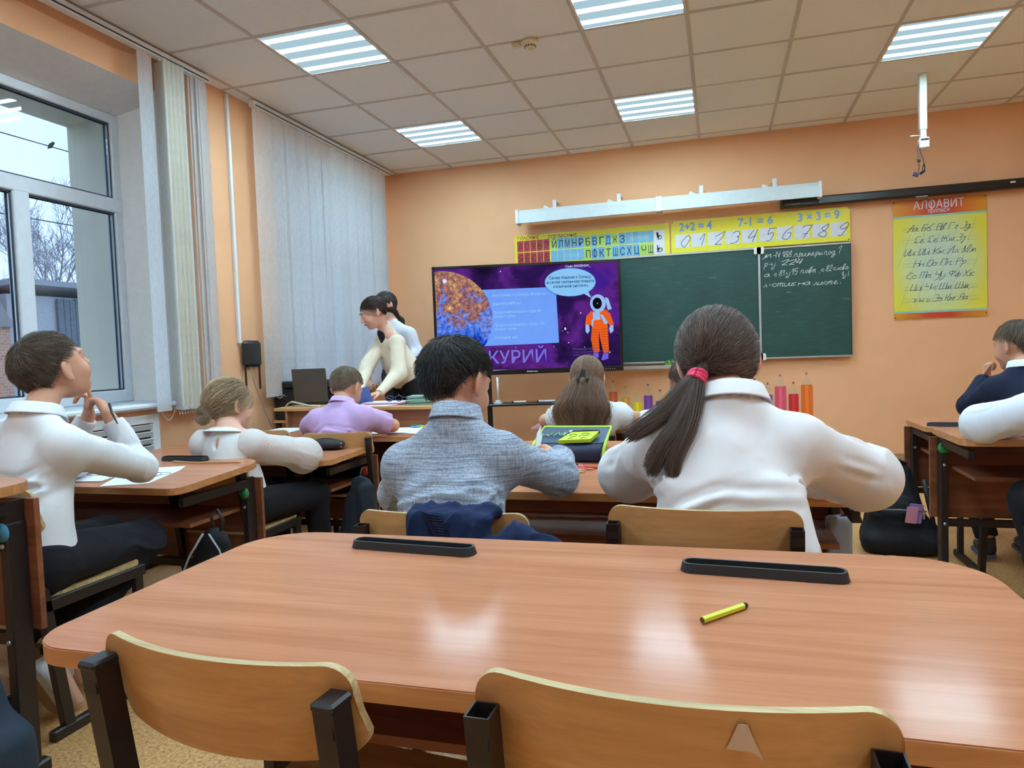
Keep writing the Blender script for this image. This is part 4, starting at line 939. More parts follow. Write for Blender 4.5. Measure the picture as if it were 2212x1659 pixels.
def pencil(name, label, x, y, z, rz, rgb, l=.15, r=.0038, kind='pencil', grp='pencils beside the navy case'):
    t = thing(name, label, kind, (x, y, z + r), rz, grp); mc = plain('lacquer_%d_%d_%d' % rgb, rgb, .35)
    MB().tube([(-l / 2, 0, 0), (l / 2 - .02, 0, 0)], r, 6, smooth=False).obj('barrel', mc, t); MB().tube([(l / 2 - .02, 0, 0), (l / 2 - .005, 0, 0)], [r, r * .35], 8).obj('cone', plain('pencil_wood', (222, 178, 130), .6), t)
    MB().tube([(l / 2 - .005, 0, 0), (l / 2, 0, 0)], [r * .35, .0004], 6).obj('lead', mc, t)
pencil('pencil', 'black pencil lying along the front of the navy case', -.50, 2.235, d1z(2.235), .02, (28, 26, 30))
pencil('pencil', 'pink pencil among those in front of the navy case', -.46, 2.20, d1z(2.20), -.02, (240, 110, 130), .15)
pencil('pencil', 'yellow-green pencil in front of the pink one', -.475, 2.185, d1z(2.185), -.02, (200, 214, 60), .14)
pencil('pencil', 'green pencil nearest the boy\'s sleeve', -.485, 2.172, d1z(2.172), -.02, (70, 150, 60), .15)
t = thing('felt_pen', 'orange-red felt pen by the girl\'s sleeve', 'pen', (-.385, 2.215, d1z(2.215) + .005), .0, 'pencils beside the navy case'); MB().tube([(-.05, 0, 0), (.06, 0, 0)], .0048, 10).obj('barrel', plain('felt_orange', (236, 92, 48), .4), t); MB().tube([(-.065, 0, 0), (-.035, 0, 0)], .0052, 10).obj('cap', plain('felt_pink', (240, 104, 150), .4), t)
sheet('worksheet', 'corner of white paper at the ponytailed girl\'s elbow', 'paper', -.20, 2.16, d1z(2.16) + .0035, .21, .20, .35, M_pap, tilt=.165)
# polo boy's worksheets with a drawn planet
def worksheet(label, x, y, z, rz, tilt=.05, drawn=True):
    t = thing('worksheet', label, 'paper', (x, y, z), rz, 'printed worksheets on the desks'); R = Matrix.Rotation(tilt, 4, 'X')
    MB().prism([(-.105, -.148), (.105, -.148), (.105, .148), (-.105, .148)], 0, .001, R).obj('sheet', M_pap, t)
    if drawn:
        m = MB(); m.tube([R @ Vector((.055 * math.cos(a * PI / 12), .055 * math.sin(a * PI / 12), .0014)) for a in range(25)], .0011, 4, cap=False); m.tube([R @ Vector((.09 * math.cos(a * PI / 12), .03 * math.sin(a * PI / 12) + .01, .0014)) for a in range(25)], .0008, 4, cap=False)
        for q in range(4): m.tube([R @ Vector((-.03 + .015 * q, -.02 + .012 * q, .0014)), R @ Vector((-.01 + .015 * q, -.015 + .012 * q, .0014))], .0007, 4)
        m.obj('drawing', plain('pen_ink', (50, 54, 78), .6), t)
worksheet('planet worksheet at the white polo boy\'s elbow, nearest the desk edge', -2.10, 2.17, .642, .45)
worksheet('planet worksheet partly under the white polo boy\'s arm', -2.33, 2.20, .645, .15)
worksheet('planet worksheet on the boy in lilac\'s left, at the window', -2.66, 3.88, .617, .1, 0, False)
worksheet('planet worksheet by the boy in lilac\'s right elbow', -1.72, 3.86, .617, -.3, 0, False)
worksheet('second sheet fanned out beside the boy in lilac', -1.88, 3.84, .6185, .25, 0, False)
worksheet('sheet under the long-haired girl\'s right hand', -.30, 3.72, .672, -.2, .03, False)
def soft_case(name, label, x, y, z, rz, w, d, h, mat, zipm, pull=True):
    t = thing(name, label, 'pencil case', (x, y, z), rz); V = []; n = 16; m_ = 9
    for i in range(m_ + 1):
        u = -1 + 2 * i / m_; s = (1 - abs(u) ** 3.2) ** .5 if abs(u) < 1 else .08; s = max(s, .12)
        for k in range(n):
            a = 2 * PI * k / n; cy, cz = math.cos(a), math.sin(a); V.append((u * w / 2, cy * d / 2 * s ** .7 * abs(cy) ** -.15 if abs(cy) > .01 else 0, h / 2 + cz * h / 2 * s * (1 + .06 * math.sin(5 * u + a))))
    F = [(i * n + k, i * n + (k + 1) % n, (i + 1) * n + (k + 1) % n, (i + 1) * n + k) for i in range(m_) for k in range(n)] + [tuple(range(n))[::-1], tuple(range(m_ * n, m_ * n + n))]
    MB().add(V, F, True).obj('body', mat, t)
    MB().tube([(u * w / 2, 0, h * (1.02 - .55 * abs(u) ** 3)) for u in (-.9, -.6, -.2, .2, .6, .9)], .004, 6).obj('zip', zipm, t)
    if pull: MB().box((w * .46, -.01, h * .45), (.006, .010, .024), bev=.002).obj('zip_pull', M_alum, t)
    return t
soft_case('black_pencil_case', 'soft black zip pencil case on the fair-haired girl\'s desk', -1.905, 3.14, .606, -.15, .21, .10, .052, plain('black_fabric', (34, 36, 42), .75), M_black)
tag(MB().lathe([(.022, 0), (.022, .012), (.018, .016)], (-1.83, 3.30, .618), 20).obj('bottle_cap', plain('lid_red', (170, 36, 40), .4)), 'red round lid on the pen tray beyond the black pencil case', 'lid')
tag(MB().tube([(-1.94, 3.30, .628), (-1.84, 3.305, .63)], .006, 8).obj('ballpoint_pen', plain('pen_pale_blue', (110, 140, 190), .4)), 'pale blue pen lying in the tray with the red lid', 'pen')
soft_case('dark_pencil_case', 'dark pencil case at the lilac-shirted boy\'s left elbow', -2.50, 3.98, .617, .2, .18, .08, .05, plain('navy_fabric', (32, 36, 52), .7), M_black, False)
def gingham():
    t = NT('mint_gingham', .7); v = t.coords(); sp = t.n('ShaderNodeSeparateXYZ'); t.l(v, sp.inputs[0]); ck = []
    for i in (0, 1):
        m = t.n('ShaderNodeMath', operation='MULTIPLY'); t.l(sp.outputs[i], m.inputs[0]); m.inputs[1].default_value = 2 * PI / .024; s = t.n('ShaderNodeMath', operation='SINE'); t.l(m.outputs[0], s.inputs[0]); g = t.n('ShaderNodeMath', operation='GREATER_THAN'); t.l(s.outputs[0], g.inputs[0]); g.inputs[1].default_value = 0; ck.append(g.outputs[0])
    a = t.n('ShaderNodeMath', operation='ADD'); t.l(ck[0], a.inputs[0]); t.l(ck[1], a.inputs[1]); h = t.n('ShaderNodeMath', operation='MULTIPLY'); t.l(a.outputs[0], h.inputs[0]); h.inputs[1].default_value = .5
    t.color(t.ramp(h.outputs[0], [(0, lin((214, 228, 222))), (.5, lin((176, 212, 200))), (1, lin((148, 196, 182)))])); return t.m
soft_case('mint_pencil_case', 'mint gingham pencil case on the right-hand desk', 1.06, 3.28, .684, -.12, .21, .11, .065, gingham(), plain('zip_mint', (110, 180, 140), .5))
sheet('clear_folder', 'pinkish clear folder under the mint pencil case', 'folder', 1.07, 3.24, .6825, .22, .16, -.1, plain('clear_pink', (206, 190, 196), .2), h=.0015)
for k, (l, x0_, x1_, c) in enumerate((('black pencil behind the lilac boy\'s papers', -1.78, -1.60, (30, 30, 34)), ('green marker behind the lilac boy\'s papers', -1.86, -1.78, (70, 160, 70)), ('yellow marker behind the lilac boy\'s papers', -1.80, -1.73, (220, 210, 50)), ('blue marker behind the lilac boy\'s papers', -1.83, -1.77, (80, 160, 210)))):
    y = 4.06 - .025 * k if k != 1 else 4.06
    tag(MB().tube([(x0_, y, .623), (x1_, y + .005, .623)], .0055 if k else .004, 8).obj('felt_marker' if k else 'black_pencil', plain('mk%d' % k, c, .4)), l, 'marker' if k else 'pencil')
# ---------------------------------------------------------------- implicit surfaces (for bodies, clothes, bags)
def A3(p): return np.array(p, dtype=np.float32)
def nrm(v): v = np.asarray(v, dtype=np.float64); return v / (np.linalg.norm(v) + 1e-12)
def hash3(i, j, k, s=0):
    n = (i * 374761393 + j * 668265263 + k * 2147483647 + s * 1274126177) & 0xffffffff
    n = (n ^ (n >> 13)) * 1274126177 & 0xffffffff; n = n ^ (n >> 16); return (n & 0xffff) / 65535.0
def vnoise(P, f, seed=0):
    q = np.asarray(P, dtype=np.float64) * f; i = np.floor(q).astype(np.int64); t = q - i; t = t * t * (3 - 2 * t); r = 0
    for a in (0, 1):
        for b in (0, 1):
            for c in (0, 1):
                w = (t[:, 0] if a else 1 - t[:, 0]) * (t[:, 1] if b else 1 - t[:, 1]) * (t[:, 2] if c else 1 - t[:, 2])
                r = r + w * hash3(i[:, 0] + a, i[:, 1] + b, i[:, 2] + c, seed)
    return r * 2 - 1
class Field:
    def __init__(s, lo, hi, h):
        s.lo = np.array(lo, dtype=np.float64); s.h = h; s.n = np.ceil((np.array(hi) - s.lo) / h).astype(int) + 1
        s.F = np.full(tuple(s.n), 0.2, dtype=np.float32)
        s.ax = [s.lo[i] + h * np.arange(s.n[i]) for i in range(3)]
    def sub(s, lo, hi):
        a = np.maximum(0, np.floor((np.array(lo) - s.lo) / s.h).astype(int)); b = np.minimum(s.n, np.ceil((np.array(hi) - s.lo) / s.h).astype(int) + 1)
        if np.any(b <= a): return None, None
        sl = tuple(slice(a[i], b[i]) for i in range(3))
        g = np.meshgrid(*[s.ax[i][sl[i]].astype(np.float32) for i in range(3)], indexing='ij'); return sl, g
    def put(s, sl, d, k, op='u'):
        f = s.F[sl]
        if op == 'u':
            if k > 0: hh = np.clip(.5 + .5 * (f - d) / k, 0, 1); s.F[sl] = f * (1 - hh) + d * hh - k * hh * (1 - hh)
            else: s.F[sl] = np.minimum(f, d)
        else:
            if k > 0: hh = np.clip(.5 - .5 * (f + d) / k, 0, 1); s.F[sl] = f * (1 - hh) - d * hh + k * hh * (1 - hh)
            else: s.F[sl] = np.maximum(f, -d)
    def cone(s, a, b, ra, rb=None, k=.02, flat=None, op='u', clip=None):
        """tapered capsule a->b; flat=(axis, factor) squashes it along an axis; clip=1/2/3 cuts the end(s) flat"""
        a = A3(a); b = A3(b); rb = ra if rb is None else rb; R = max(ra, rb); m = R + k + .01
        sl, g = s.sub(np.minimum(a, b) - m, np.maximum(a, b) + m)
        if sl is None: return s
        px, py, pz = g[0] - a[0], g[1] - a[1], g[2] - a[2]; d = b - a; L2 = float(d @ d) + 1e-9
        t = (px * d[0] + py * d[1] + pz * d[2]) / L2; tc = np.clip(t, 0, 1)
        qx, qy, qz = px - tc * d[0], py - tc * d[1], pz - tc * d[2]
        if flat is not None:
            n = nrm(flat[0]).astype(np.float32); f = flat[1]; w = qx * n[0] + qy * n[1] + qz * n[2]; e = (1 / f - 1)
            qx, qy, qz = qx + n[0] * w * e, qy + n[1] * w * e, qz + n[2] * w * e
        dist = np.sqrt(qx * qx + qy * qy + qz * qz) - (ra + (rb - ra) * tc)
        if flat is not None: dist = dist * min(1, .5 + .5 * flat[1])
        if clip:
            L = math.sqrt(L2)
            if clip & 2: dist = np.maximum(dist, (t - 1) * L)
            if clip & 1: dist = np.maximum(dist, -t * L)
        s.put(sl, dist, k, op); return s
    def chain(s, pts, rs, k=.02, **kw):
        for i in range(len(pts) - 1): s.cone(pts[i], pts[i + 1], rs[i], rs[i + 1], k, **kw)
        return s
    def ell(s, c, r, R=None, k=.02, op='u'):
        c = A3(c); r = A3(r); m = float(r.max()) + k + .01
        sl, g = s.sub(c - m, c + m)
        if sl is None: return s
        p = [g[i] - c[i] for i in range(3)]
        if R is not None: R = np.asarray(R, dtype=np.float32); p = [R[0, i] * p[0] + R[1, i] * p[1] + R[2, i] * p[2] for i in range(3)]
        q = np.sqrt((p[0] / r[0]) ** 2 + (p[1] / r[1]) ** 2 + (p[2] / r[2]) ** 2); q2 = np.sqrt((p[0] / r[0] ** 2) ** 2 + (p[1] / r[1] ** 2) ** 2 + (p[2] / r[2] ** 2) ** 2)
        s.put(sl, q * (q - 1) / (q2 + 1e-6), k, op); return s
    def rbox(s, c, half, R=None, r=.02, k=.01, op='u'):
        c = A3(c); hf = A3(half); m = float(np.linalg.norm(hf)) + k + .01
        sl, g = s.sub(c - m, c + m)
        if sl is None: return s
        p = [g[i] - c[i] for i in range(3)]
        if R is not None: R = np.asarray(R, dtype=np.float32); p = [R[0, i] * p[0] + R[1, i] * p[1] + R[2, i] * p[2] for i in range(3)]
        q = [np.abs(p[i]) - (hf[i] - r) for i in range(3)]
        d = np.sqrt(sum(np.maximum(x, 0) ** 2 for x in q)) + np.minimum(np.maximum(np.maximum(q[0], q[1]), q[2]), 0) - r
        s.put(sl, d, k, op); return s
    def halfspace(s, p, n):
        """keep the side the normal points away from"""
        n = nrm(n); g = np.meshgrid(*[s.ax[i].astype(np.float32) for i in range(3)], indexing='ij')
        d = (g[0] - p[0]) * n[0] + (g[1] - p[1]) * n[1] + (g[2] - p[2]) * n[2]; s.F = np.maximum(s.F, d.astype(np.float32)); return s
    def surf(s):
        F = s.F; F = np.pad(F, 1, constant_values=.2); lo = s.lo - s.h; S = F < 0; nx, ny, nz = F.shape
        acc = np.zeros((nx - 1, ny - 1, nz - 1, 3), dtype=np.float32); cnt = np.zeros((nx - 1, ny - 1, nz - 1), dtype=np.float32)
        E = []
        for ax in range(3):
            sa = [slice(None)] * 3; sb = [slice(None)] * 3; sa[ax] = slice(0, -1); sb[ax] = slice(1, None)
            ix = np.nonzero(S[tuple(sa)] != S[tuple(sb)]); f0 = F[tuple(sa)][ix]; f1 = F[tuple(sb)][ix]; t = f0 / (f0 - f1)
            P = np.stack(ix, -1).astype(np.float32); P[:, ax] += t; o = [i for i in range(3) if i != ax]
            for da in (0, -1):
                for db in (0, -1):
                    c = [ix[0].copy(), ix[1].copy(), ix[2].copy()]; c[o[0]] = c[o[0]] + da; c[o[1]] = c[o[1]] + db
                    np.add.at(acc, tuple(c), P); np.add.at(cnt, tuple(c), 1)
            E.append((ax, ix, f0 < 0, o))
        act = cnt > 0; vid = np.full(cnt.shape, -1, dtype=np.int64); n = int(act.sum()); vid[act] = np.arange(n)
        V = acc[act] / cnt[act][:, None]; V = V * s.h + lo; Q = []
        for ax, ix, inside, o in E:
            c = lambda da, db: tuple(ix[i] + (da if i == o[0] else db if i == o[1] else 0) for i in range(3))
            q = np.stack([vid[c(-1, -1)], vid[c(0, -1)], vid[c(0, 0)], vid[c(-1, 0)]], -1)
            flip = ~inside if ax != 1 else inside
            q[flip] = q[flip][:, ::-1]; Q.append(q)
        return V.astype(np.float64), np.concatenate(Q)
def np_mesh(name, V, Q, mats, smooth=True):
    me = bpy.data.meshes.new(name); k = Q.shape[1]
    me.vertices.add(len(V)); me.vertices.foreach_set('co', np.ascontiguousarray(V, dtype=np.float32).ravel())
    me.loops.add(len(Q) * k); me.loops.foreach_set('vertex_index', np.ascontiguousarray(Q, dtype=np.int32).ravel())
    me.polygons.add(len(Q)); me.polygons.foreach_set('loop_start', np.arange(0, len(Q) * k, k, dtype=np.int32))
    try: me.polygons.foreach_set('loop_total', np.full(len(Q), k, dtype=np.int32))
    except Exception: pass
    me.polygons.foreach_set('use_smooth', np.full(len(Q), smooth)); 
    for m in (mats if isinstance(mats, list) else [mats]): me.materials.append(m)
    me.update(calc_edges=True); return me
def relax(V, Q, it=2, lam=.5):
    E = np.concatenate([Q[:, [0, 1]], Q[:, [1, 2]], Q[:, [2, 3]], Q[:, [3, 0]]]); n = len(V)
    for _ in range(it):
        S = np.zeros_like(V); c = np.zeros(n); 
        for d in range(3): S[:, d] = np.bincount(E[:, 0], V[E[:, 1], d], n) + np.bincount(E[:, 1], V[E[:, 0], d], n)
        c = np.bincount(E[:, 0], minlength=n) + np.bincount(E[:, 1], minlength=n); V = V * (1 - lam) + lam * S / np.maximum(c, 1)[:, None]
    return V
def vnormals(V, Q):
    N = np.cross(V[Q[:, 2]] - V[Q[:, 0]], V[Q[:, 3]] - V[Q[:, 1]]); R = np.zeros_like(V)
    for k in range(4):
        for d in range(3): R[:, d] += np.bincount(Q[:, k], N[:, d], len(V))
    return R / (np.linalg.norm(R, axis=1)[:, None] + 1e-12)
def field_obj(F, name, mats, parent, disp=None, it=2, matfn=None, loc0=None):
    V, Q = F.surf()
    if len(V) == 0: return None
    V = relax(V, Q, it)
    if disp is not None: V = V + vnormals(V, Q) * disp(V)[:, None]
    mi = None
    if matfn is not None: mi = matfn(V[Q].mean(1))
    if parent is not None: V = V - np.array(parent.location)
    me = np_mesh(name, V, Q, mats)
    if mi is not None: me.polygons.foreach_set('material_index', mi.astype(np.int32))
    o = bpy.data.objects.new(name, me); COL.objects.link(o); o.parent = parent; return o
def wrinkle(amp=.004, seed=0, dirn=(0, 0, 1), f=14, stretch=3.0):
    """cloth folds: ridged noise stretched along dirn"""
    d = nrm(dirn)
    def fn(V):
        al = V @ d; P = V - np.outer(al, d) * (1 - 1 / stretch); w = vnoise(V, 6, seed + 5); P = P + w[:, None] * .03
        r = 1 - np.abs(vnoise(P, f, seed)); r2 = 1 - np.abs(vnoise(P, f * 2.3, seed + 1))
        return amp * ((r ** 3 - .35) + .35 * (r2 ** 3 - .35)) + amp * .6 * vnoise(V, 5, seed + 2)
    return fn

def creases(base, segs):
    """adds long pulled folds along the given segments (a, b, width, height)"""
    def fn(V):
        d = base(V)
        for a, b, w, am in segs:
            a = np.asarray(a, float); b = np.asarray(b, float); u = b - a; t = np.clip((V - a) @ u / (u @ u), 0, 1); q = V - a - t[:, None] * u; q = np.sqrt((q * q).sum(1))
            d = d + am * np.sin(PI * (.10 + .90 * t)) * (np.exp(-(q / w) ** 2) - .75 * np.exp(-((q - 1.9 * w) / w) ** 2))
        return np.clip(d, -.0045, .02)
    return fn
def auto_segs(J, up, fr, rt, seed, am, n=7):
    r_ = np.random.default_rng(seed); out = []; P = J['P']
    for q, S_, E_, W_ in ((-1, 'SL', 'EL', 'WL'), (1, 'SR', 'ER', 'WR')):
        ax = J[S_] - up * .10 - fr * .05 - rt * q * .005
        for k in range(n): tg = P + up * r_.uniform(.05, .28) - rt * q * r_.uniform(-.06, .12) - fr * .10; out.append((ax + r_.normal(0, .012, 3), ax + (tg - ax) * r_.uniform(.45, .95), r_.uniform(.006, .011), am * r_.uniform(.5, 1.2) * (1 if k % 2 else -1)))
        el = J[E_]; d1 = nrm(J[S_] - el); d2 = nrm(J[W_] - el)
        for k in range(n):
            o = r_.normal(0, 1, 3); o = nrm(o - d1 * (o @ d1)) * .055; s0 = el + o - d1 * .01; out.append((s0, s0 + d1 * r_.uniform(.12, .22) + r_.normal(0, .02, 3), r_.uniform(.007, .011), am * r_.uniform(.25, .55) * (1 if k % 2 else -1)))
            if k > 1: continue
            s0 = el + d2 * r_.uniform(.03, .10) + nrm(r_.normal(0, 1, 3)) * .05; out.append((s0, s0 + nrm(np.cross(d2, r_.normal(0, 1, 3))) * .06, .007, am * .25))
    for k in range(6): a = P + up * r_.uniform(.06, .24) + rt * .13 * (1 if k % 2 else -1) - fr * .10; out.append((a, a - rt * r_.uniform(.14, .26) * (1 if k % 2 else -1) + up * r_.uniform(-.05, .06), .011, am * r_.uniform(.4, .9)))
    return out

# ---------------------------------------------------------------- cloth, skin and hair materials
def skin(name, c):
    if name in MAT: return MAT[name]
    t = NT(name, .5, 0, .4); v = t.coords(); n = t.noise(v, 14, 3); cc = lin(c)
    t.color(t.ramp(n, [(.35, (cc[0] * .96, cc[1] * .88, cc[2] * .86)), (.65, cc)])); t.p.inputs['Subsurface Weight'].default_value = .12
    t.p.inputs['Subsurface Radius'].default_value = (.02, .008, .005); t.p.inputs['Subsurface Scale'].default_value = .5; MAT[name] = t.m; return t.m
def cloth(name, c, weave=500, rough=.85, b=.15, var=.06, kind=None):
    if name in MAT: return MAT[name]
    t = NT(name, rough, 0, .25); v = t.coords(); n = t.noise(v, 9, 3); w = t.noise(v, weave, 2); cc = lin(c)
    col = t.ramp(n, [(.3, tuple(q * (1 - var) for q in cc)), (.7, tuple(min(1, q * (1 + var)) for q in cc))])
    if kind == 'slub':                          # grey-blue woven check with slubs
        h = t.noise(t.coords((3, 3, 95), (.06, .05, 0)), 3.2, 3, .7); k = t.noise(t.coords((95, 95, 3), (.06, .05, 0)), 3.2, 3, .7)
        a = t.ramp(h, [(.34, (.42, .46, .52)), (.5, (1, 1, 1)), (.62, (1.35, 1.33, 1.30))]); b2 = t.ramp(k, [(.34, (.55, .58, .62)), (.5, (1, 1, 1)), (.62, (1.30, 1.28, 1.25))])
        col = t.mix(.85, t.mix(.9, col, a, 'MULTIPLY'), b2, 'MULTIPLY')
    t.color(col); t.bump(w, b, .002); t.p.inputs['Sheen Weight'].default_value = .12 if sum(c) > 420 else 0.0; MAT[name] = t.m; return t.m
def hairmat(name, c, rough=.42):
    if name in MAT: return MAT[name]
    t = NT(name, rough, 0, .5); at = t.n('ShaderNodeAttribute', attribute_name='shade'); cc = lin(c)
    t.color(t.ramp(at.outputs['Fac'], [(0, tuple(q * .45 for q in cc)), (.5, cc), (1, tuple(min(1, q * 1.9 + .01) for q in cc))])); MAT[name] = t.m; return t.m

# ---------------------------------------------------------------- hair strands
CLUMP = 14
def frame_from(fwd, up=(0, 0, 1)):
    f = nrm(fwd); r = nrm(np.cross(f, up)); u = np.cross(r, f); return np.stack([r, f, u], -1)          # columns right, forward, up
def strands_obj(name, P, width, mat, parent, shade=None, cap=None, w_end=.35, clump=.28):
    """P (n,k,3) strand points -> three-sided ribbons joined in one mesh"""
    n, k, _ = P.shape; g = RNG.choice(n, max(8, n // CLUMP), replace=False); rt0 = P[:, 0]; near = np.empty(n, int)
    for i in range(0, n, 500): near[i:i + 500] = ((rt0[i:i + 500, None] - rt0[g][None]) ** 2).sum(2).argmin(1)
    tt = np.linspace(0, 1, k)[None, :, None] ** 1.2 * clump; P = P * (1 - tt) + P[g[near]] * tt
    if shade is not None: shade = shade + RNG.normal(0, .17, len(g))[near]
    T = np.gradient(P, axis=1); T /= np.linalg.norm(T, axis=2)[..., None] + 1e-9
    ref = RNG.normal(size=(n, 1, 3)); A = ref - (ref * T).sum(2)[..., None] * T; A /= np.linalg.norm(A, axis=2)[..., None] + 1e-9; B = np.cross(T, A)
    w = np.linspace(1, w_end, k)[None, :, None] * width * .5 * RNG.uniform(.7, 1.3, (n, 1, 1)); ring = []
    for j in range(3): a = 2 * PI * j / 3; ring.append(P + (A * math.cos(a) + B * math.sin(a)) * w)
    V = np.stack(ring, 2).reshape(-1, 3); base = (np.arange(n) * k * 3)[:, None, None] + (np.arange(k - 1) * 3)[None, :, None] + np.arange(3)[None, None, :]
    nx = (np.arange(n) * k * 3)[:, None, None] + (np.arange(k - 1) * 3)[None, :, None] + ((np.arange(3) + 1) % 3)[None, None, :]
    Q = np.stack([base, nx, nx + 3, base + 3], -1).reshape(-1, 4); sh = RNG.normal(.5, .17, n) if shade is None else shade
    S = np.repeat(np.clip(sh, 0, 1), k * 3)
    if cap is not None:
        cv, cq, cs = cap; Q = np.concatenate([Q, cq + len(V)]); V = np.concatenate([V, cv]); S = np.concatenate([S, cs])
    V = V - np.array(parent.location); me = np_mesh(name, V, Q, mat)
    at = me.attributes.new('shade', 'FLOAT', 'POINT'); at.data.foreach_set('value', S.astype(np.float32))
    o = bpy.data.objects.new(name, me); COL.objects.link(o); o.parent = parent; return o
def fib(n):
    i = np.arange(n) + .5; ph = np.arccos(1 - 2 * i / n); th = PI * (1 + 5 ** .5) * i
    return np.stack([np.cos(th) * np.sin(ph), np.sin(th) * np.sin(ph), np.cos(ph)], -1)
# ---------------------------------------------------------------- people
SK = np.array([.074, .092, .086]); SKC = np.array([0, -.010, .020])
def head_sdf(F, c, R, s=1.0, op=True):
    c = np.array(c); W = lambda p: c + R @ (np.array(p) * s)
    F.ell(W(SKC), SK * s, R, 0); F.ell(W((0, .032, -.034)), np.array((.057, .062, .076)) * s, R, .03)
    F.ell(W((0, .062, -.090)), np.array((.027, .026, .022)) * s, R, .025)
    for q in (-1, 1):
        F.ell(W((q * .034, .062, -.038)), np.array((.024, .024, .026)) * s, R, .02)
        F.ell(W((q * .030, .103, .004)), np.array((.016, .014, .013)) * s, R, .012, 'd')
        F.ell(W((q * .029, .082, .003)), np.array((.013, .011, .011)) * s, R, .004)
        E = R @ np.array(Euler((0, 0, q * .45)).to_matrix()); F.ell(W((q * .081, -.010, -.006)), np.array((.008, .019, .032)) * s, E, .006)
        F.ell(W((q * .090, -.004, -.004)), np.array((.006, .010, .019)) * s, E, .004, 'd'); F.ell(W((q * .078, -.002, -.034)), np.array((.006, .008, .009)) * s, E, .005)
    F.cone(W((0, .090, .010)), W((0, .110, -.030)), .007 * s, .011 * s, .010); F.ell(W((0, .100, -.034)), np.array((.015, .009, .008)) * s, R, .006)
    F.ell(W((0, .090, -.056)), np.array((.022, .010, .006)) * s, R, .004); F.ell(W((0, .089, -.067)), np.array((.019, .010, .006)) * s, R, .004)
    F.ell(W((0, .080, .022)), np.array((.048, .018, .010)) * s, R, .014)
def hand_sdf(F, w, d, n, side, curl=(.5, .6, .4), s=.82, thumb=.7, spread=.06, curls=None):
    """w wrist, d towards the fingers, n out of the back of the hand, side +1 if the thumb is along cross(d,n)"""
    w = np.array(w, float); d = nrm(d); n = np.array(n, float); n = nrm(n - d * (n @ d)); a = np.cross(d, n) * side
    F.cone(w, w + d * .03 * s, .021 * s, .024 * s, .012, flat=(n, .72)); F.rbox(w + d * .050 * s, (.036 * s, .036 * s, .013 * s), np.stack([a, d, n], -1), .011 * s, .012)
    for i, (o, L) in enumerate(((.029, .068), (.010, .076), (-.009, .071), (-.027, .055))):
        p = w + d * .080 * s + a * o * s; dd = nrm(d + a * o * spread / .03); ang = 0; cu = curls[i] if curls else curl
        for k, (f, r) in enumerate(((.42, .0088), (.32, .0078), (.26, .0070))):
            ang += cu[k]; v = dd * math.cos(ang) - n * math.sin(ang); q = p + v * L * f * s; F.cone(p, q, r * s, r * .93 * s, .004); p = q
    p = w + d * .022 * s + a * .028 * s; v = nrm(d * .55 + a * .75 - n * .35 * thumb); q = p + v * .036 * s; F.cone(p, q, .0125 * s, .010 * s, .008)
    v = nrm(d * .9 + a * .25 - n * .5 * thumb); q2 = q + v * .028 * s; F.cone(q, q2, .0095 * s, .0085 * s, .005); F.cone(q2, q2 + nrm(v - n * .2) * .020 * s, .0085 * s, .007 * s, .004)
def limb(F, a, b, c, r, k=.02, clip=None):
    F.cone(a, b, r[0], r[1], k); F.cone(b, c, r[1] * .98, r[2], k, clip=clip)
HL_A = np.array([0, .8, 1.25, 1.6, 2.2, 3.15]); HL_Z = np.array([-.80, -.70, -.22, .02, .40, .52])
def scalp(n, hl=HL_Z, extra=None):
    D = fib(n); a = np.arctan2(np.abs(D[:, 0]), -D[:, 1]); z = np.interp(a, HL_A, hl) + .06 * vnoise(D, 5, 3); D = D[D[:, 2] > z]
    if extra is not None: D = D[extra(D)]
    return D
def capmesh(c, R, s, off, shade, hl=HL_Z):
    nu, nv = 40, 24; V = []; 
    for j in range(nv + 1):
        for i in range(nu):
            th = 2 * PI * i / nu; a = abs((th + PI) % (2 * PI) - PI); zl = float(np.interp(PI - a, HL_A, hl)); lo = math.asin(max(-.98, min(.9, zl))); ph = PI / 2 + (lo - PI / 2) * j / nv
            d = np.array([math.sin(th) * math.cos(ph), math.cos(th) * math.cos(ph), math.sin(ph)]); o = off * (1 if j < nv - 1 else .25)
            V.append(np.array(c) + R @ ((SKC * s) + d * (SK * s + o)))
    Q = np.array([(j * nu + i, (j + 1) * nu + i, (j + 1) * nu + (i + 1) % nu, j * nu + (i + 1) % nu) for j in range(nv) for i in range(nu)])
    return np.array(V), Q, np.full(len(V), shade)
def onhead(D, c, R, s, off):
    D = D / np.linalg.norm(D, axis=-1, keepdims=True); P = SKC * s + D * (SK * s + (off[..., None] if hasattr(off, 'shape') else off)); return np.array(c) + P @ R.T
HL_B = np.array([-.80, -.70, -.12, .10, .42, .50]); HL_W = np.array([-.84, -.76, -.38, -.12, .24, .42])
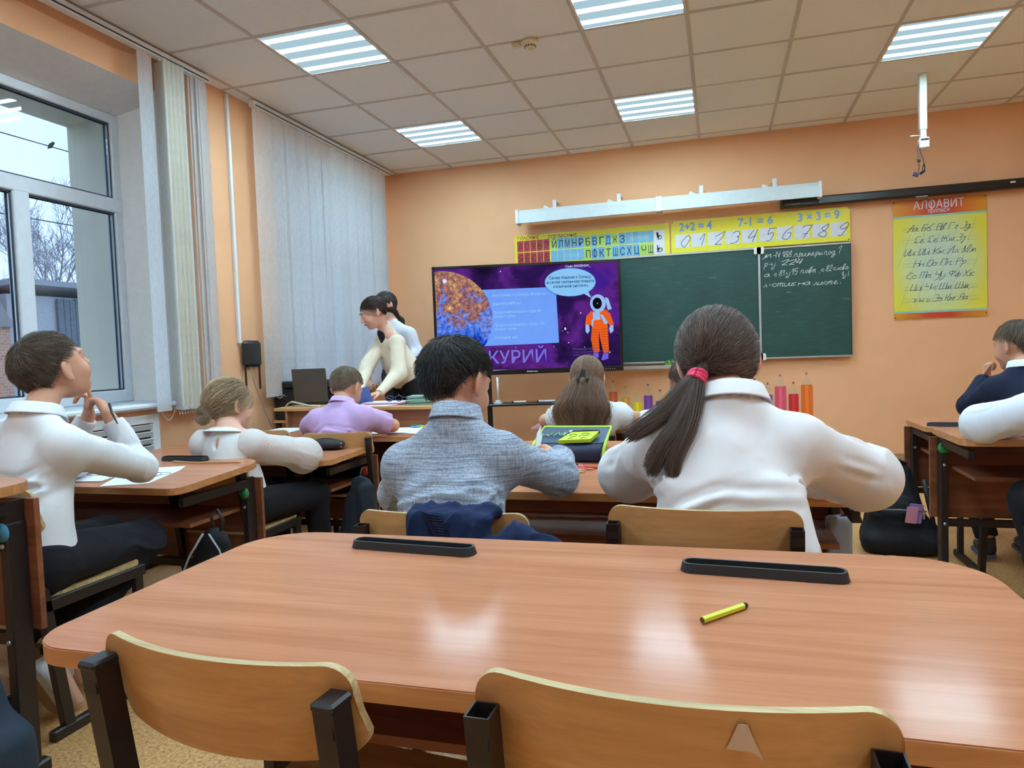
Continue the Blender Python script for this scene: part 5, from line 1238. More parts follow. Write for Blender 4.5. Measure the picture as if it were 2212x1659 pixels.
def short_hair(root, c, R, s, mat, n=3200, L=.045, lift=.010, off=.006, width=.0016, crown=(0.0, -.40, .90), side_len=.45, hl=HL_B, fringe=1.0, seed=1):
    D = scalp(n, hl); k = 7; C = nrm(crown); m = len(D); P = np.zeros((m, k, 3)); d = D.copy(); rnd = RNG.normal(size=D.shape) * .16
    ln = L * (side_len + (1 - side_len) * np.clip((D[:, 2] + .1) / .7, 0, 1)) * RNG.uniform(.7, 1.15, m); step = (ln / .085 / (k - 1))[:, None]; lf = lift * RNG.uniform(.3, 1.2, m)
    sw = np.cross(C, D) * .35
    for i in range(k):
        P[:, i] = onhead(d, c, R, s, off + lf * (i / (k - 1)) ** .8)
        t = d - C; t = t + sw + rnd; t[:, 1] += .5 * fringe * (D[:, 1] > .1); t[:, 2] -= .25; t = t - d * (t * d).sum(1)[:, None]; t /= np.linalg.norm(t, axis=1)[:, None] + 1e-9
        d = d + t * step; d /= np.linalg.norm(d, axis=1)[:, None]
    sh = .5 + .22 * vnoise(D, 7, seed) + RNG.normal(0, .12, m)
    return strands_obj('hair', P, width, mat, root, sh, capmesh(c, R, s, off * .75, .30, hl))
def slerp(a, b, t):
    a = a / np.linalg.norm(a, axis=-1, keepdims=True); b = b / np.linalg.norm(b, axis=-1, keepdims=True); w = np.arccos(np.clip((a * b).sum(-1, keepdims=True), -.9999, .9999)); return (np.sin((1 - t) * w) * a + np.sin(t * w) * b) / np.sin(w)
def tail_pts(guides, prof, n, k, wav=0.0, zsq=1.0):
    out = []; per = int(n / len(guides)) + 1
    for g in guides:
        g = np.array(g, float); tt = np.linspace(0, len(g) - 1, k); C = np.zeros((k, 3))
        cm = [catmull([tuple(p[[0, 1]]) for p in g], 8), catmull([tuple(p[[1, 2]]) for p in g], 8)] if len(g) > 2 else None
        if cm: a = np.array(cm[0]); b = np.array(cm[1]); X = np.stack([a[:, 0], a[:, 1], b[:, 1]], -1); u = np.linspace(0, len(X) - 1, k)
        else: X = g; u = tt
        for j in range(3): C[:, j] = np.interp(u, np.arange(len(X)), X[:, j])
        O = RNG.normal(size=(per, 3)); O /= np.linalg.norm(O, axis=1)[:, None]; O *= RNG.uniform(0, 1, (per, 1)) ** .45; O[:, 1] *= zsq
        pr = np.interp(np.linspace(0, 1, k), np.linspace(0, 1, len(prof)), prof); ph = RNG.uniform(0, 6.28, (per, 1)); cut = RNG.uniform(.80, 1.0, per); ui = np.linspace(0, 1, k)[None] * cut[:, None] * (k - 1); i0 = np.minimum(ui.astype(int), k - 2); fr_ = (ui - i0)[..., None]; P = (C[i0] * (1 - fr_) + C[i0 + 1] * fr_) + O[:, None, :] * pr[None, :, None]
        P[:, :, 0] += wav * np.sin(np.linspace(0, 9, k)[None] + ph * .4) * np.linspace(0, 1, k)[None]; out.append(P)
    return np.concatenate(out)
def pulled_hair(root, c, R, s, mat, tie, guides, prof, n=2600, off=.010, width=.0017, name='hair', jit=.02, hl=HL_W, k1=9, k2=10, wav=0.0, extra=None, tail_n=None, zsq=1.0, flare=.004, capo=True, clump=.28):
    D = scalp(n, hl, extra); m = len(D); tl = nrm(R.T @ (np.array(tie) - np.array(c)) / s - SKC); P = []
    T = np.tile(tl, (m, 1)) + RNG.normal(size=(m, 3)) * .05
    o2 = RNG.uniform(-.3, 1, m) * flare
    for i in range(k1):
        t = i / (k1 - 1); dd = slerp(D, T, t * .97) + RNG.normal(size=(m, 3)) * jit * .2; P.append(onhead(dd, c, R, s, off * (.5 + math.sin(PI * min(t * 1.2, 1)) * .7) + o2))
    P = np.stack(P, 1); tp = tail_pts(guides, prof, tail_n or m, k2, wav, zsq); sel = RNG.permutation(len(tp)); tp = tp[sel]
    if (tail_n or m) >= m and guides:
        tq = tp[:m]; P = np.concatenate([P, tq[:, 1:]], 1); rest = tp[m:]
    sh = .5 + .25 * vnoise(D * np.array([9, 3, 3]), 2.2, 4) + RNG.normal(0, .12, m)
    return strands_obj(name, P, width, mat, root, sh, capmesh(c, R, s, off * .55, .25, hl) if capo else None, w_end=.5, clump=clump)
def long_hair(root, c, R, s, mat, zend, back, spread, n=2600, off=.012, width=.0018, wav=.008, hl=HL_W, part=True, drop=.25):
    """hair that runs over the head and hangs straight down behind it; back = world point behind the nape"""
    D = scalp(n, hl); m = len(D); k1, k2 = 8, 14; P = []; side = np.where(D[:, 0] >= 0, 1, -1) * np.clip(np.abs(D[:, 0]) * 1.1 + RNG.uniform(0, .25, m), 0, .95)
    T = np.stack([side * .85, -np.sqrt(np.clip(1 - side ** 2, .15, 1)) * .9, np.full(m, -.42)], -1)
    for i in range(k1): P.append(onhead(slerp(D, T, .94 * i / (k1 - 1)), c, R, s, off * (.5 + .8 * i / k1)))
    last = P[-1]; ze = zend + RNG.uniform(-drop * .25, drop * .45, m) * .4; bx = np.array(back); tx = bx[0] + side * spread + RNG.normal(0, spread * .15, m); ty = bx[1] + RNG.normal(0, .012, m); ph = RNG.uniform(0, 1.5, m) + side * 2
    for i in range(1, k2 + 1):
        t = i / k2; e = min(1, t * 1.8) ** .8; q = np.stack([last[:, 0] * (1 - e) + tx * e + wav * np.sin(t * 9 + ph) * t, last[:, 1] * (1 - e) + ty * e, last[:, 2] * (1 - t) + ze * t], -1); P.append(q)
    sh = .5 + .25 * vnoise(np.stack([tx * 60, ty * 10, D[:, 2]], -1), 1.0, 6) + RNG.normal(0, .13, m)
    return strands_obj('hair', np.stack(P, 1), width, mat, root, sh, capmesh(c, R, s, off * .6, .22, hl), w_end=.6, clump=.5)
def collar(root, nb, axis, r=.062, h=.045, mat=None, front=(0, 1, 0), flare=.020, ysc=1.12, gap=.35):
    ax = nrm(axis); f = np.array(front, float); f = nrm(f - ax * (f @ ax)); rt = np.cross(f, ax); n = 30; prof = [(r - .004, -.012), (r - .003, h * .9), (r, h), (r + .005, h * .96), (r + flare, h * .25), (r + flare + .002, h * .18), (r + flare - .003, h * .16), (r + .003, h * .6), (r + .001, 0)]
    V = []; 
    for rr, z in prof:
        for i in range(n + 1):
            t = -PI + gap / 2 + (2 * PI - gap) * i / n; dip = -.018 * max(0, -math.cos(t)) ** 2; V.append(np.array(nb) + rt * rr * math.sin(t) - f * rr * ysc * math.cos(t) + ax * (z + dip) - np.array(root.location))
    m = n + 1; F = [(a * m + i, a * m + i + 1, (a + 1) * m + i + 1, (a + 1) * m + i) for a in range(len(prof) - 1) for i in range(n)]
    b = MB(); b.add(V, F, True); return b.obj('collar', mat, root)
SKIN_A, SKIN_B = skin('skin_fair', (226, 178, 158)), skin('skin_warm', (214, 164, 138))

def person(label, J, h=.006, sk=SKIN_A, shirt=None, sleeve='long', slr=(.056, .050, .040), trousers=None, shoes=None, hs=1.02, hands=None, legs=True, group=None, girth=1.0, amp=.004, seed=0, shirt_name='shirt', neck=.046, skirt=False, hh=None, hem=None, torso_extra=None, waist=None, wr_dir=None, inner=0.0):
    J = {k: np.array(v, float) for k, v in J.items()}; P, NB, SL, SR = J['P'], J['NB'], J['SL'], J['SR']
    root = thing('person', label, 'person', (float(P[0]), float(P[1]), 0.0), 0, group)
    up = nrm(NB - P); SL = SL - up * .034; SR = SR - up * .034; J['SL'], J['SR'] = SL, SR; rt = nrm(SR - SL); up = nrm(NB - P); fr = nrm(np.cross(up, rt)); shw = np.linalg.norm(SR - SL); MS = (SL + SR) / 2; R = frame_from(J['fwd'], J.get('hup', np.array((0, 0, 1.0))))
    J.setdefault('KL', P - rt * .10 + fr * .36); J.setdefault('KR', P + rt * .10 + fr * .36)
    J.setdefault('AL', J['KL'] * (1, 1, 0) + (0, .02, .09)); J.setdefault('AR', J['KR'] * (1, 1, 0) + (0, .02, .09)); J.setdefault('footdir', np.array((0, 1.0, 0)))
    pts = np.stack([v for k, v in J.items() if k not in ('fwd', 'footdir', 'hup', 'HLd', 'HRd')]); lo = pts.min(0) - .16; hi = pts.max(0) + .16; lo[2] = max(lo[2], -.01)
    F = Field(lo, hi, h); b = .86 * girth
    ch = MS - up * .09
    def torso(G, g, k=.04):
        G.cone(ch, P + up * .10, .44 * shw * g + .012, .40 * shw * g + .010, k, flat=(fr, .66)); G.cone(P + up * .10, P + up * .01, .40 * shw * g + .012, .46 * shw * g + .014, k, flat=(fr, .74)); G.cone(SL, SR, .046 * g, None, k, flat=(fr, .85)); G.cone(SL - up * .03 + rt * .02, SR - up * .03 - rt * .02, .06 * g, None, k, flat=(fr, .8))
        G.cone(MS + up * .0, NB, .060 * g, .048 * g, k); [G.cone(NB - up * .012, S_ + up * .004, .046 * g, .044 * g, .03) for S_ in (SL, SR)]
    torso(F, b); F.cone(NB - up * .02, J['head'] + R @ np.array((0, -.022, -.045)) * hs, neck, neck * .92, .02); head_sdf(F, J['head'], R, hs)
    limb(F, SL, J['EL'], J['WL'], (.040 * girth, .034 * girth, .022), .02); limb(F, SR, J['ER'], J['WR'], (.040 * girth, .034 * girth, .022), .02)
    hd = hands or {}
    for q, w, e in ((-1, 'WL', 'EL'), (1, 'WR', 'ER')):
        p = hd.get(w, {}); d = p.get('d', nrm(J[w] - J[e])); hand_sdf(F, J[w], d, p.get('n', (0, 0, 1)), p.get('side', -q), p.get('curl', (.5, .7, .5)), p.get('s', .80), p.get('thumb', .7), curls=p.get('curls'))
    for q, k, a in ((-1, 'KL', 'AL'), (1, 'KR', 'AR')):
        hp = P + rt * q * .075; limb(F, hp, J[k], J[a], (.062, .042, .028), .03); F.cone(J[a] - (0, 0, .03), J[a] - (0, 0, .05) + J['footdir'] * .13, .026, .022, .02)
    body = field_obj(F, 'body', sk, root, None, 2)
    Mi = plain('eye_white', (232, 230, 226), .2); Mir = plain('iris_brown', (60, 42, 30), .2)
    for q in (-1, 1):
        m = MB(); ec = J['head'] + R @ (np.array((q * .029, .0835, .003)) * hs) - np.array(root.location); m.lathe([(.0105 * hs * math.sin(a * PI / 8) + .0001, -.0105 * hs * math.cos(a * PI / 8)) for a in range(9)], ec, 12); e = m.obj('eye', Mi, root)
        fe = R @ np.array((0, 1, -.1)); MB().lathe([(.0045 * hs, 0), (.004 * hs, .0006)], Vector(ec + fe * .0102 * hs), 10, Vector(fe).to_track_quat('Z', 'Y').to_matrix().to_4x4()).obj('iris', Mir, e)
    if shirt is not None:
        G = Field(lo, hi, h); torso(G, girth); 
        if torso_extra: torso_extra(G, J)
        bl = hem if hem is not None else 0.0
        g0, g1, g2 = slr
        if sleeve == 'long':
            limb(G, SL, J['EL'], J['WL'] + nrm(J['EL'] - J['WL']) * .012, (g0, g1, g2), .03, clip=2); limb(G, SR, J['ER'], J['WR'] + nrm(J['ER'] - J['WR']) * .012, (g0, g1, g2), .03, clip=2)
        elif sleeve == 'short':
            for S_, E_ in ((SL, 'EL'), (SR, 'ER')): G.cone(S_, S_ + (J[E_] - S_) * .74, g0, g1, .03, clip=2)
        elif sleeve == 'puff':
            for S_, E_ in ((SL, 'EL'), (SR, 'ER')): G.cone(S_, S_ + (J[E_] - S_) * .30, .052, .066, .02); G.cone(S_ + (J[E_] - S_) * .30, S_ + (J[E_] - S_) * .55, .066, .044, .01, clip=2)
        elif sleeve == 'puff_long':
            for S_, E_, W_ in ((SL, 'EL', 'WL'), (SR, 'ER', 'WR')): G.ell(S_ + (0, 0, .01), (.056, .05, .052), None, .02); limb(G, S_, J[E_], J[W_] + nrm(J[E_] - J[W_]) * .03, (g0, g1, g2), .03, clip=2)
        G.cone(NB + up * .012, NB + up * .12, neck + .010, neck + .016, 0, op='d'); G.halfspace(P + up * (.02 + (0 if hem is None else hem)), -up) if not skirt else G.halfspace(P + up * .06, -up)
        field_obj(G, shirt_name, shirt, root, creases(wrinkle(amp * .6, seed, up + rt * .3, 11), auto_segs(J, up, fr, rt, seed, amp * 1.7)), 2)
    if trousers is not None:
        G = Field(lo, (hi[0], hi[1], max(P[2] + .22, J['KL'][2] + .15)), h)
        G.cone(P + up * .10, P, .40 * shw + .002, .47 * shw + .012, .03, flat=(fr, .74))
        if skirt:
            for q, k in ((-1, 'KL'), (1, 'KR')): G.cone(P + rt * q * .07, J[k] * .8 + P * .2, .082, .095, .06, clip=2)
        else:
            for q, k, a in ((-1, 'KL', 'AL'), (1, 'KR', 'AR')): limb(G, P + rt * q * .078, J[k], J[a] + (0, 0, .01), (.080, .062, .048), .03, clip=2)
        G.halfspace(P + up * .12, up); field_obj(G, 'skirt' if skirt else 'trousers', trousers, root, wrinkle(amp, seed + 9, fr, 12), 2)
    if shoes is not None:
        for q, a in ((-1, 'AL'), (1, 'AR')):
            A = J[a]; fd = nrm(J['footdir']); l2 = A - .14; G = Field(A - .19, A + .19, .005); ud = nrm(np.cross(np.cross(fd, (0, 0, 1)), fd)); rr = np.cross(fd, ud)
            G.ell(A + fd * .055 - ud * .046, (.034, .088, .030), np.stack([rr, fd, ud], -1), .0); G.cone(A - ud * .045, A + ud * .012, .036, .034, .02, clip=2); G.halfspace(A - ud * .072, -ud)
            o = field_obj(G, 'shoe', shoes[0], root, None, 1); so = MB(); Mx = Matrix([list(v) + [0] for v in np.stack([rr, fd, ud], -1)] + [[0, 0, 0, 1]])
            ce = A + fd * .048 - ud * .082 - np.array(root.location); so.prism(rrect(-.034, -.088, .034, .092, .033, 6), 0, .016, Matrix.Translation(ce) @ Mx); so.obj('sole', shoes[1], o)
    root['_'] = 0; del root['_']
    return root, J, R
M_trn = cloth('dark_trousers', (28, 29, 36)); M_shb = plain('dark_shoe', (34, 36, 42), .5); M_sol = plain('dark_sole', (44, 50, 58), .6)
M_wsh = cloth('white_cotton', (224, 226, 232), 420, .85, .12, .03)
# boy in grey
M_slub = cloth('grey_slub_cotton', (150, 160, 178), 500, .9, .2, .05, 'slub')
r, J, R = person('boy with short black hair in a grey-blue slubbed shirt, writing, seen from behind', dict(head=(-.688, 1.80, .985), fwd=(.34, 1, -.30), NB=(-.660, 1.71, .890), SL=(-.795, 1.69, .805), SR=(-.532, 1.71, .828), EL=(-.872, 1.80, .672), ER=(-.432, 1.885, .712), WL=(-.74, 2.06, .705), WR=(-.468, 2.075, .735), P=(-.645, 1.60, .475),
    KL=(-.74, 1.98, .47), KR=(-.55, 1.98, .47)), .0048, SKIN_B, M_slub, 'long', (.056, .052, .043), M_trn, (M_shb, M_sol), 1.08, {'WR': dict(d=(-.62, .55, .30), n=(.25, .35, .9), side=-1, curl=(.9, .9, .5), thumb=.9, s=.84)}, amp=.0052, seed=3, torso_extra=lambda G, J: G.cone((-.695, 1.615, .67), (-.585, 1.615, .67), .070, .070, .05, flat=((0, 1, 0), .85)), group='pupils at the desks')
short_hair(r, J['head'], R, 1.08, hairmat('hair_black', (30, 26, 26), .36), 5600, .048, .014, .006, .0016, (.05, -.55, .83), .30, np.array([-.86, -.78, -.20, .12, .44, .50]), 1.0, 2)
collar(r, J['NB'] + (.0, .008, -.012), (0, .28, 1), .056, .050, M_slub, (.1, 1, 0), .014)
tag(MB().prism([(-.004, -.055), (.008, -.055), (.010, .02), (.0, .055), (-.008, .03)], 0, .0012).obj('plastic_ruler', plain('frosted_plastic', (206, 214, 220), .3), loc=(-.548, 2.125, .775), rot=(1.2, .25, .35)), 'thin frosted white ruler held up in the grey-shirted boy\'s hand', 'ruler')
# girl with the ponytail
def bl(G, J):
    G.cone((-.060, 1.565, .70), (.085, 1.56, .70), .070, .072, .06, flat=((0, 1, 0), .8)); G.cone((.122, 1.53, .74), (.158, 1.465, .60), .036, .028, .04, flat=((0, 1, 0), .6))
    G.ell((.225, 1.73, .775), (.06, .055, .050), None, .04)
M_blouse = cloth('white_blouse', (222, 218, 222), 380, .8, .1, .03)
r, J, R = person('girl with a brown ponytail, pink hair tie and loose white blouse, seen from behind', dict(head=(-.006, 1.80, 1.018), fwd=(-.10, 1, -.42), hup=(-.06, 0, 1), NB=(.028, 1.69, .925), SL=(-.128, 1.665, .858), SR=(.160, 1.665, .868), EL=(-.232, 1.84, .735), ER=(.318, 1.80, .738), WL=(-.12, 2.08, .705), WR=(.19, 2.06, .705), P=(.01, 1.53, .50),
    KL=(-.10, 1.90, .50), KR=(.17, 1.86, .52)), .0052, SKIN_A, M_blouse, 'long', (.062, .072, .058), cloth('maroon_wool', (74, 26, 44)), (M_shb, M_sol), 1.09, None, amp=.0090, seed=21, skirt=True, torso_extra=bl, group='pupils at the desks', girth=1.04)
M_brh = hairmat('hair_brown', (92, 74, 66), .40); TIE = np.array((-.046, 1.690, 1.000))
g1 = [TIE, (-.062, 1.650, .955), (-.086, 1.590, .890), (-.132, 1.560, .828), (-.152, 1.546, .780)]; g2 = [TIE, (-.056, 1.645, .950), (-.068, 1.590, .885), (-.094, 1.560, .825), (-.100, 1.546, .778)]; g3 = [TIE, (-.078, 1.650, .962), (-.122, 1.615, .918), (-.165, 1.590, .890), (-.212, 1.575, .868)]
pulled_hair(r, J['head'], R, 1.09, M_brh, TIE, [g1, g2, g2, g1, g3], [.012, .022, .024, .020, .013], 9000, .012, .0013, jit=.10, clump=.16, k1=10, k2=12, flare=.007)
b = MB(); tc_ = np.array((-.052, 1.676, .986)) - np.array(r.location); td = nrm((-.016, -.040, -.040)); ta = nrm(np.cross(td, (1, 0, 0))); tb = np.cross(td, ta)
for k in range(3): b.tube([tuple(tc_ + td * (k - 1) * .007 + ta * .0185 * math.cos(a * PI / 8) + tb * .0185 * math.sin(a * PI / 8) + td * .004 * math.sin(a * PI / 8 + k)) for a in range(17)], .0052, 8, cap=False)
b.obj('hair_tie', plain('hot_pink_elastic', (232, 62, 110), .6), r)
collar(r, J['NB'] + (.0, .012, -.010), (.02, .32, 1), .062, .050, M_blouse, (0, 1, 0), .020)
# boy in the white polo
M_polo = cloth('white_pique', (222, 224, 230), 600, .85, .15, .03)
def pol(G, J): G.cone((-1.97, 1.57, .60), (-1.96, 1.57, .495), .135, .150, .03, flat=((0, 1, 0), .78))
M_sn = plain('white_sneaker', (206, 210, 212), .5); M_gum = plain('gum_sole', (132, 112, 88), .6)
r, J, R = person('boy in a long-sleeved white polo looking up at the screen, hands at his chin', dict(head=(-2.032, 1.745, 1.062), fwd=(.12, 1, .42), NB=(-1.985, 1.64, .925), SL=(-2.135, 1.66, .868), SR=(-1.845, 1.625, .862), EL=(-2.24, 1.93, .705), ER=(-1.908, 1.955, .712), WL=(-2.12, 1.955, .890), WR=(-1.985, 1.915, .885), P=(-1.960, 1.56, .505),
    KL=(-2.08, 1.95, .47), KR=(-1.93, 1.98, .455), AL=(-2.055, 1.74, .20), AR=(-1.940, 1.62, .185), footdir=(.05, .42, -.88)), .0045, SKIN_B, M_polo, 'long', (.058, .048, .034), M_trn, (M_sn, M_gum), 1.06,
    {'WR': dict(d=(-.45, -.05, .75), n=(.75, .45, .25), side=1, curl=(1.0, 1.0, .6), thumb=.3, s=.88), 'WL': dict(d=(.2, -.1, .9), n=(.5, .8, 0), side=-1, curls=((.2, .1, .1), (1.1, 1.1, .6), (1.2, 1.2, .6), (1.2, 1.2, .6)), thumb=.5, s=.86)}, amp=.006, seed=31, torso_extra=pol, hem=-.035, group='pupils at the desks')
short_hair(r, J['head'], R, 1.06, hairmat('hair_dark_blond', (92, 78, 66), .45), 5600, .042, .009, .004, .0015, (.0, -.62, .78), .28, np.array([-.88, -.82, -.36, .05, .38, .48]), 1.0, 5)
collar(r, J['NB'] + (0, .008, -.012), (-.02, .22, 1), .058, .044, M_polo, (0, 1, 0), .018)
tag(MB().tube([(-1.975, 1.905, .935), (-1.945, 1.885, .905), (-1.905, 1.865, .872)], [.0045, .0045, .002], 8).obj('dark_pen', plain('pen_dark_green', (26, 44, 48), .4)), 'dark green pen held in the white polo boy\'s right hand', 'pen')
# fair-haired girl
def sheer():
    t = NT('sheer_ribbed_white', .8, 0, .3); v = t.coords((1, 1, 1)); w = t.n('ShaderNodeTexWave'); w.inputs['Scale'].default_value = 90; t.l(t.coords((1, .3, .6)), w.inputs['Vector']); t.color((.78, .74, .74)); tr = t.n('ShaderNodeBsdfTransparent')
    mx = t.n('ShaderNodeMixShader'); m = t.n('ShaderNodeMapRange'); t.l(w.outputs['Fac'], m.inputs[0]); m.inputs[3].default_value = .62; m.inputs[4].default_value = .80
    t.l(m.outputs[0], mx.inputs[0]); t.l(tr.outputs[0], mx.inputs[1]); t.l(t.p.outputs[0], mx.inputs[2]); t.l(mx.outputs[0], t.out.inputs[0]); return t.m
M_sheer = sheer(); M_knit = cloth('white_knit', (218, 218, 218), 300, .85, .3, .03)
r, J, R = person('fair-haired girl with a messy updo in a white blouse with sheer sleeves', dict(head=(-2.095, 2.665, .872), fwd=(.42, 1, -.10), NB=(-2.055, 2.60, .775), SL=(-2.165, 2.575, .735), SR=(-1.925, 2.575, .735), EL=(-2.28, 2.80, .63), ER=(-1.835, 2.83, .625), WL=(-2.15, 3.02, .625), WR=(-1.985, 3.04, .630), P=(-1.985, 2.56, .450),
    KL=(-2.06, 2.92, .43), KR=(-1.86, 2.95, .42)), .0056, SKIN_A, None, trousers=cloth('black_trousers', (22, 22, 27)), shoes=(M_shb, M_sol), hs=1.0, seed=41, group='pupils at the desks')
G = Field((-2.45, 2.3, .4), (-1.65, 3.15, .9), .0056); up = nrm(J['NB'] - J['P']); G.cone((J['SL'] + J['SR']) / 2 - up * .09, J['P'] + up * .1, .118, .115, .04, flat=((.1, 1, 0), .68)); G.cone(J['P'] + up * .1, J['P'] - (0, 0, .03), .115, .150, .04, flat=((0, 1, 0), .75)); G.cone(J['SL'], J['SR'], .052, None, .04); G.cone((J['SL'] + J['SR']) / 2, J['NB'], .06, .052, .04)
G.cone(J['NB'] + up * .012, J['NB'] + up * .12, .056, .06, 0, op='d'); G.ell((-2.045, 2.50, .722), (.014, .03, .032), None, .004, 'd'); G.halfspace(J['P'] - (0, 0, .01), (0, 0, -1)); field_obj(G, 'blouse', M_knit, r, wrinkle(.004, 42, up, 11))
for q, (S_, E_, W_) in enumerate((('SL', 'EL', 'WL'), ('SR', 'ER', 'WR'))):
    G = Field(np.minimum(np.minimum(J[S_], J[E_]), J[W_]) - .12, np.maximum(np.maximum(J[S_], J[E_]), J[W_]) + .12, .0056); G.ell(J[S_] + (0, 0, .012), (.056, .052, .056), None, .02); limb(G, J[S_], J[E_], J[W_], (.060, .072, .040), .04, clip=2); G.cone(J[E_] + (0, -.02, -.02), J[W_] * .5 + J[E_] * .5 - (0, 0, .015), .060, .050, .03)
    field_obj(G, 'sleeve', M_sheer, r, wrinkle(.004, 44 + q, J[E_] - J[S_], 14))['label'] = 'sheer ribbed sleeve'
collar(r, J['NB'] + (0, .004, -.022), (0, .15, 1), .060, .024, cloth('lace_white', (226, 226, 228), 120, .8, .8), (.2, 1, 0), .040, gap=.25)
BUN = J['head'] + R @ np.array((-.022, -.094, -.048)); M_fair = hairmat('hair_fair', (164, 140, 110), .45)
th = np.linspace(0, 2 * PI, 7); gs = [[BUN, BUN + R @ np.array((.035 * math.cos(a + q), -.012 - .008 * (a % 2), .035 * math.sin(a + q))), BUN + R @ np.array((.045 * math.cos(a + q + 1.2), -.014, .040 * math.sin(a + q + 1.2))), BUN + R @ np.array((.030 * math.cos(a + q + 2.4), .012, .030 * math.sin(a + q + 2.4)))] for q in (0, .5) for a in th[:-1]]
pulled_hair(r, J['head'], R, .98, M_fair, BUN, gs, [.008, .016, .015, .009], 4200, .008, .0019, jit=.20, flare=.016, wav=.008, extra=lambda D: ~((np.abs(D[:, 0]) > .72) & (D[:, 2] < .22)))
# boy in lilac
M_lil = cloth('lilac_cotton', (198, 166, 216), 420, .85, .12, .04)
r, J, R = person('boy with short dark-blond hair in a short-sleeved lilac shirt, bent over his desk', dict(head=(-2.018, 3.56, .895), fwd=(.16, 1, -.55), NB=(-1.995, 3.46, .815), SL=(-2.125, 3.43, .755), SR=(-1.850, 3.43, .770), EL=(-2.325, 3.63, .660), ER=(-1.790, 3.66, .668), WL=(-2.14, 3.84, .640), WR=(-1.93, 3.86, .640), P=(-1.955, 3.34, .450)), .0062, SKIN_B, M_lil, 'short', (.062, .062, .05), M_trn, (M_shb, M_sol), 1.03, None, amp=.005, seed=51, group='pupils at the desks')
short_hair(r, J['head'], R, 1.03, hairmat('hair_ash', (122, 104, 86), .5), 3600, .028, .010, .003, .0020, (.1, -.45, .88), .25, np.array([-.86, -.78, -.26, .05, .40, .52]), 1.0, 7)
collar(r, J['NB'] + (0, .008, -.014), (0, .35, 1), .056, .040, M_lil, (0, 1, 0), .016)
# long-haired girl
r, J, R = person('girl with long half-up brown hair and a black claw clip, white puff-sleeved blouse', dict(head=(-.630, 3.47, .915), fwd=(0, 1, -.28), NB=(-.622, 3.40, .822), SL=(-.738, 3.385, .770), SR=(-.505, 3.385, .778), EL=(-.862, 3.53, .700), ER=(-.395, 3.54, .706), WL=(-.70, 3.60, .685), WR=(-.31, 3.72, .700), P=(-.632, 3.33, .450)), .0062, SKIN_B, M_wsh, 'puff', (.055, .06, .05), M_trn, (M_shb, M_sol), 1.0, None, amp=.004, seed=61, group='pupils at the desks')
long_hair(r, J['head'], R, 1.0, hairmat('hair_chestnut', (118, 88, 68), .42), .685, (-.630, 3.285, 0), .110, 4800, .012, .0021, .020)
G = Field((-.70, 3.30, .84), (-.56, 3.46, .98), .003); 
for q in (-1, 1): G.cone((-.630 + q * .010, 3.362, .960), (-.630 + q * .022, 3.340, .918), .007, .009, .003); G.cone((-.630 + q * .022, 3.340, .918), (-.630 + q * .020, 3.336, .885), .009, .005, .003)
field_obj(G, 'claw_clip', M_black, r)
G = Field((-.70, 3.28, .84), (-.56, 3.46, .98), .004); G.ell((-.632, 3.345, .905), (.020, .018, .024), None, .01); o = field_obj(G, 'hair_knot', plain('knot_brown', (104, 78, 60), .5), r, wrinkle(.004, 3, (0, 0, 1), 60))
# boy hidden behind the ponytail
r, J, R = person('boy in a white shirt mostly hidden behind the girl with the ponytail', dict(head=(-.150, 3.50, .885), fwd=(-.1, 1, -.35), NB=(-.145, 3.42, .800), SL=(-.270, 3.40, .755), SR=(-.020, 3.40, .755), EL=(-.36, 3.55, .690), ER=(.08, 3.58, .690), WL=(-.22, 3.74, .690), WR=(-.05, 3.76, .690), P=(-.14, 3.33, .450)), .008, SKIN_B, M_wsh, 'long', trousers=M_trn, shoes=(M_shb, M_sol), hs=1.03, seed=71, group='pupils at the desks')
short_hair(r, J['head'], R, 1.03, hairmat('hair_brown_short', (96, 76, 64), .5), 2200, .035, .008, .007, .0026, (.1, -.45, .88), .4)
# the two young women by the teacher's desk
M_card = cloth('cream_knit', (232, 220, 200), 260, .85, .35, .03); M_blk = cloth('black_jersey', (26, 26, 30))
def standing(P, f): 
    P = np.array(P); r_ = nrm(np.cross(nrm(f), (0, 0, 1))); return dict(KL=P - r_ * .09 + (0, 0, -.40), KR=P + r_ * .09 + (0, 0, -.40), AL=np.array((P[0], P[1], .09)) - r_ * .09, AR=np.array((P[0], P[1], .09)) + r_ * .09)
f1 = np.array((-.68, -.73, 0)); Pp = (-2.339, 5.065, .87)
r, J, R = person('young woman in a cream cardigan and black top leaning over the teacher\'s desk', dict(head=(-2.481, 4.829, 1.395), fwd=(-.74, -.62, -.42), NB=(-2.433, 4.909, 1.270), SL=(-2.325, 4.862, 1.195), SR=(-2.509, 5.008, 1.216), EL=(-2.285, 4.800, .932), ER=(-2.551, 4.819, .989), WL=(-2.330, 4.560, .800), WR=(-2.457, 4.500, .814), P=Pp, footdir=f1, **standing(Pp, f1)), .0062, SKIN_A, None, trousers=M_blk, shoes=(M_shb, M_sol), hs=1.0,
    hands={'WL': dict(d=(-.45, -.6, -.1), n=(0, 0, 1), side=-1, curl=(.3, .4, .3), s=.88), 'WR': dict(d=(-.2, -.8, -.2), n=(0, 0, 1), side=1, curl=(.3, .4, .3), s=.88)}, seed=81, group='young women at the teacher\'s desk')
up = nrm(J['NB'] - J['P']); ch = (J['SL'] + J['SR']) / 2 - up * .09; frn = nrm(np.cross(up, J['SR'] - J['SL']))
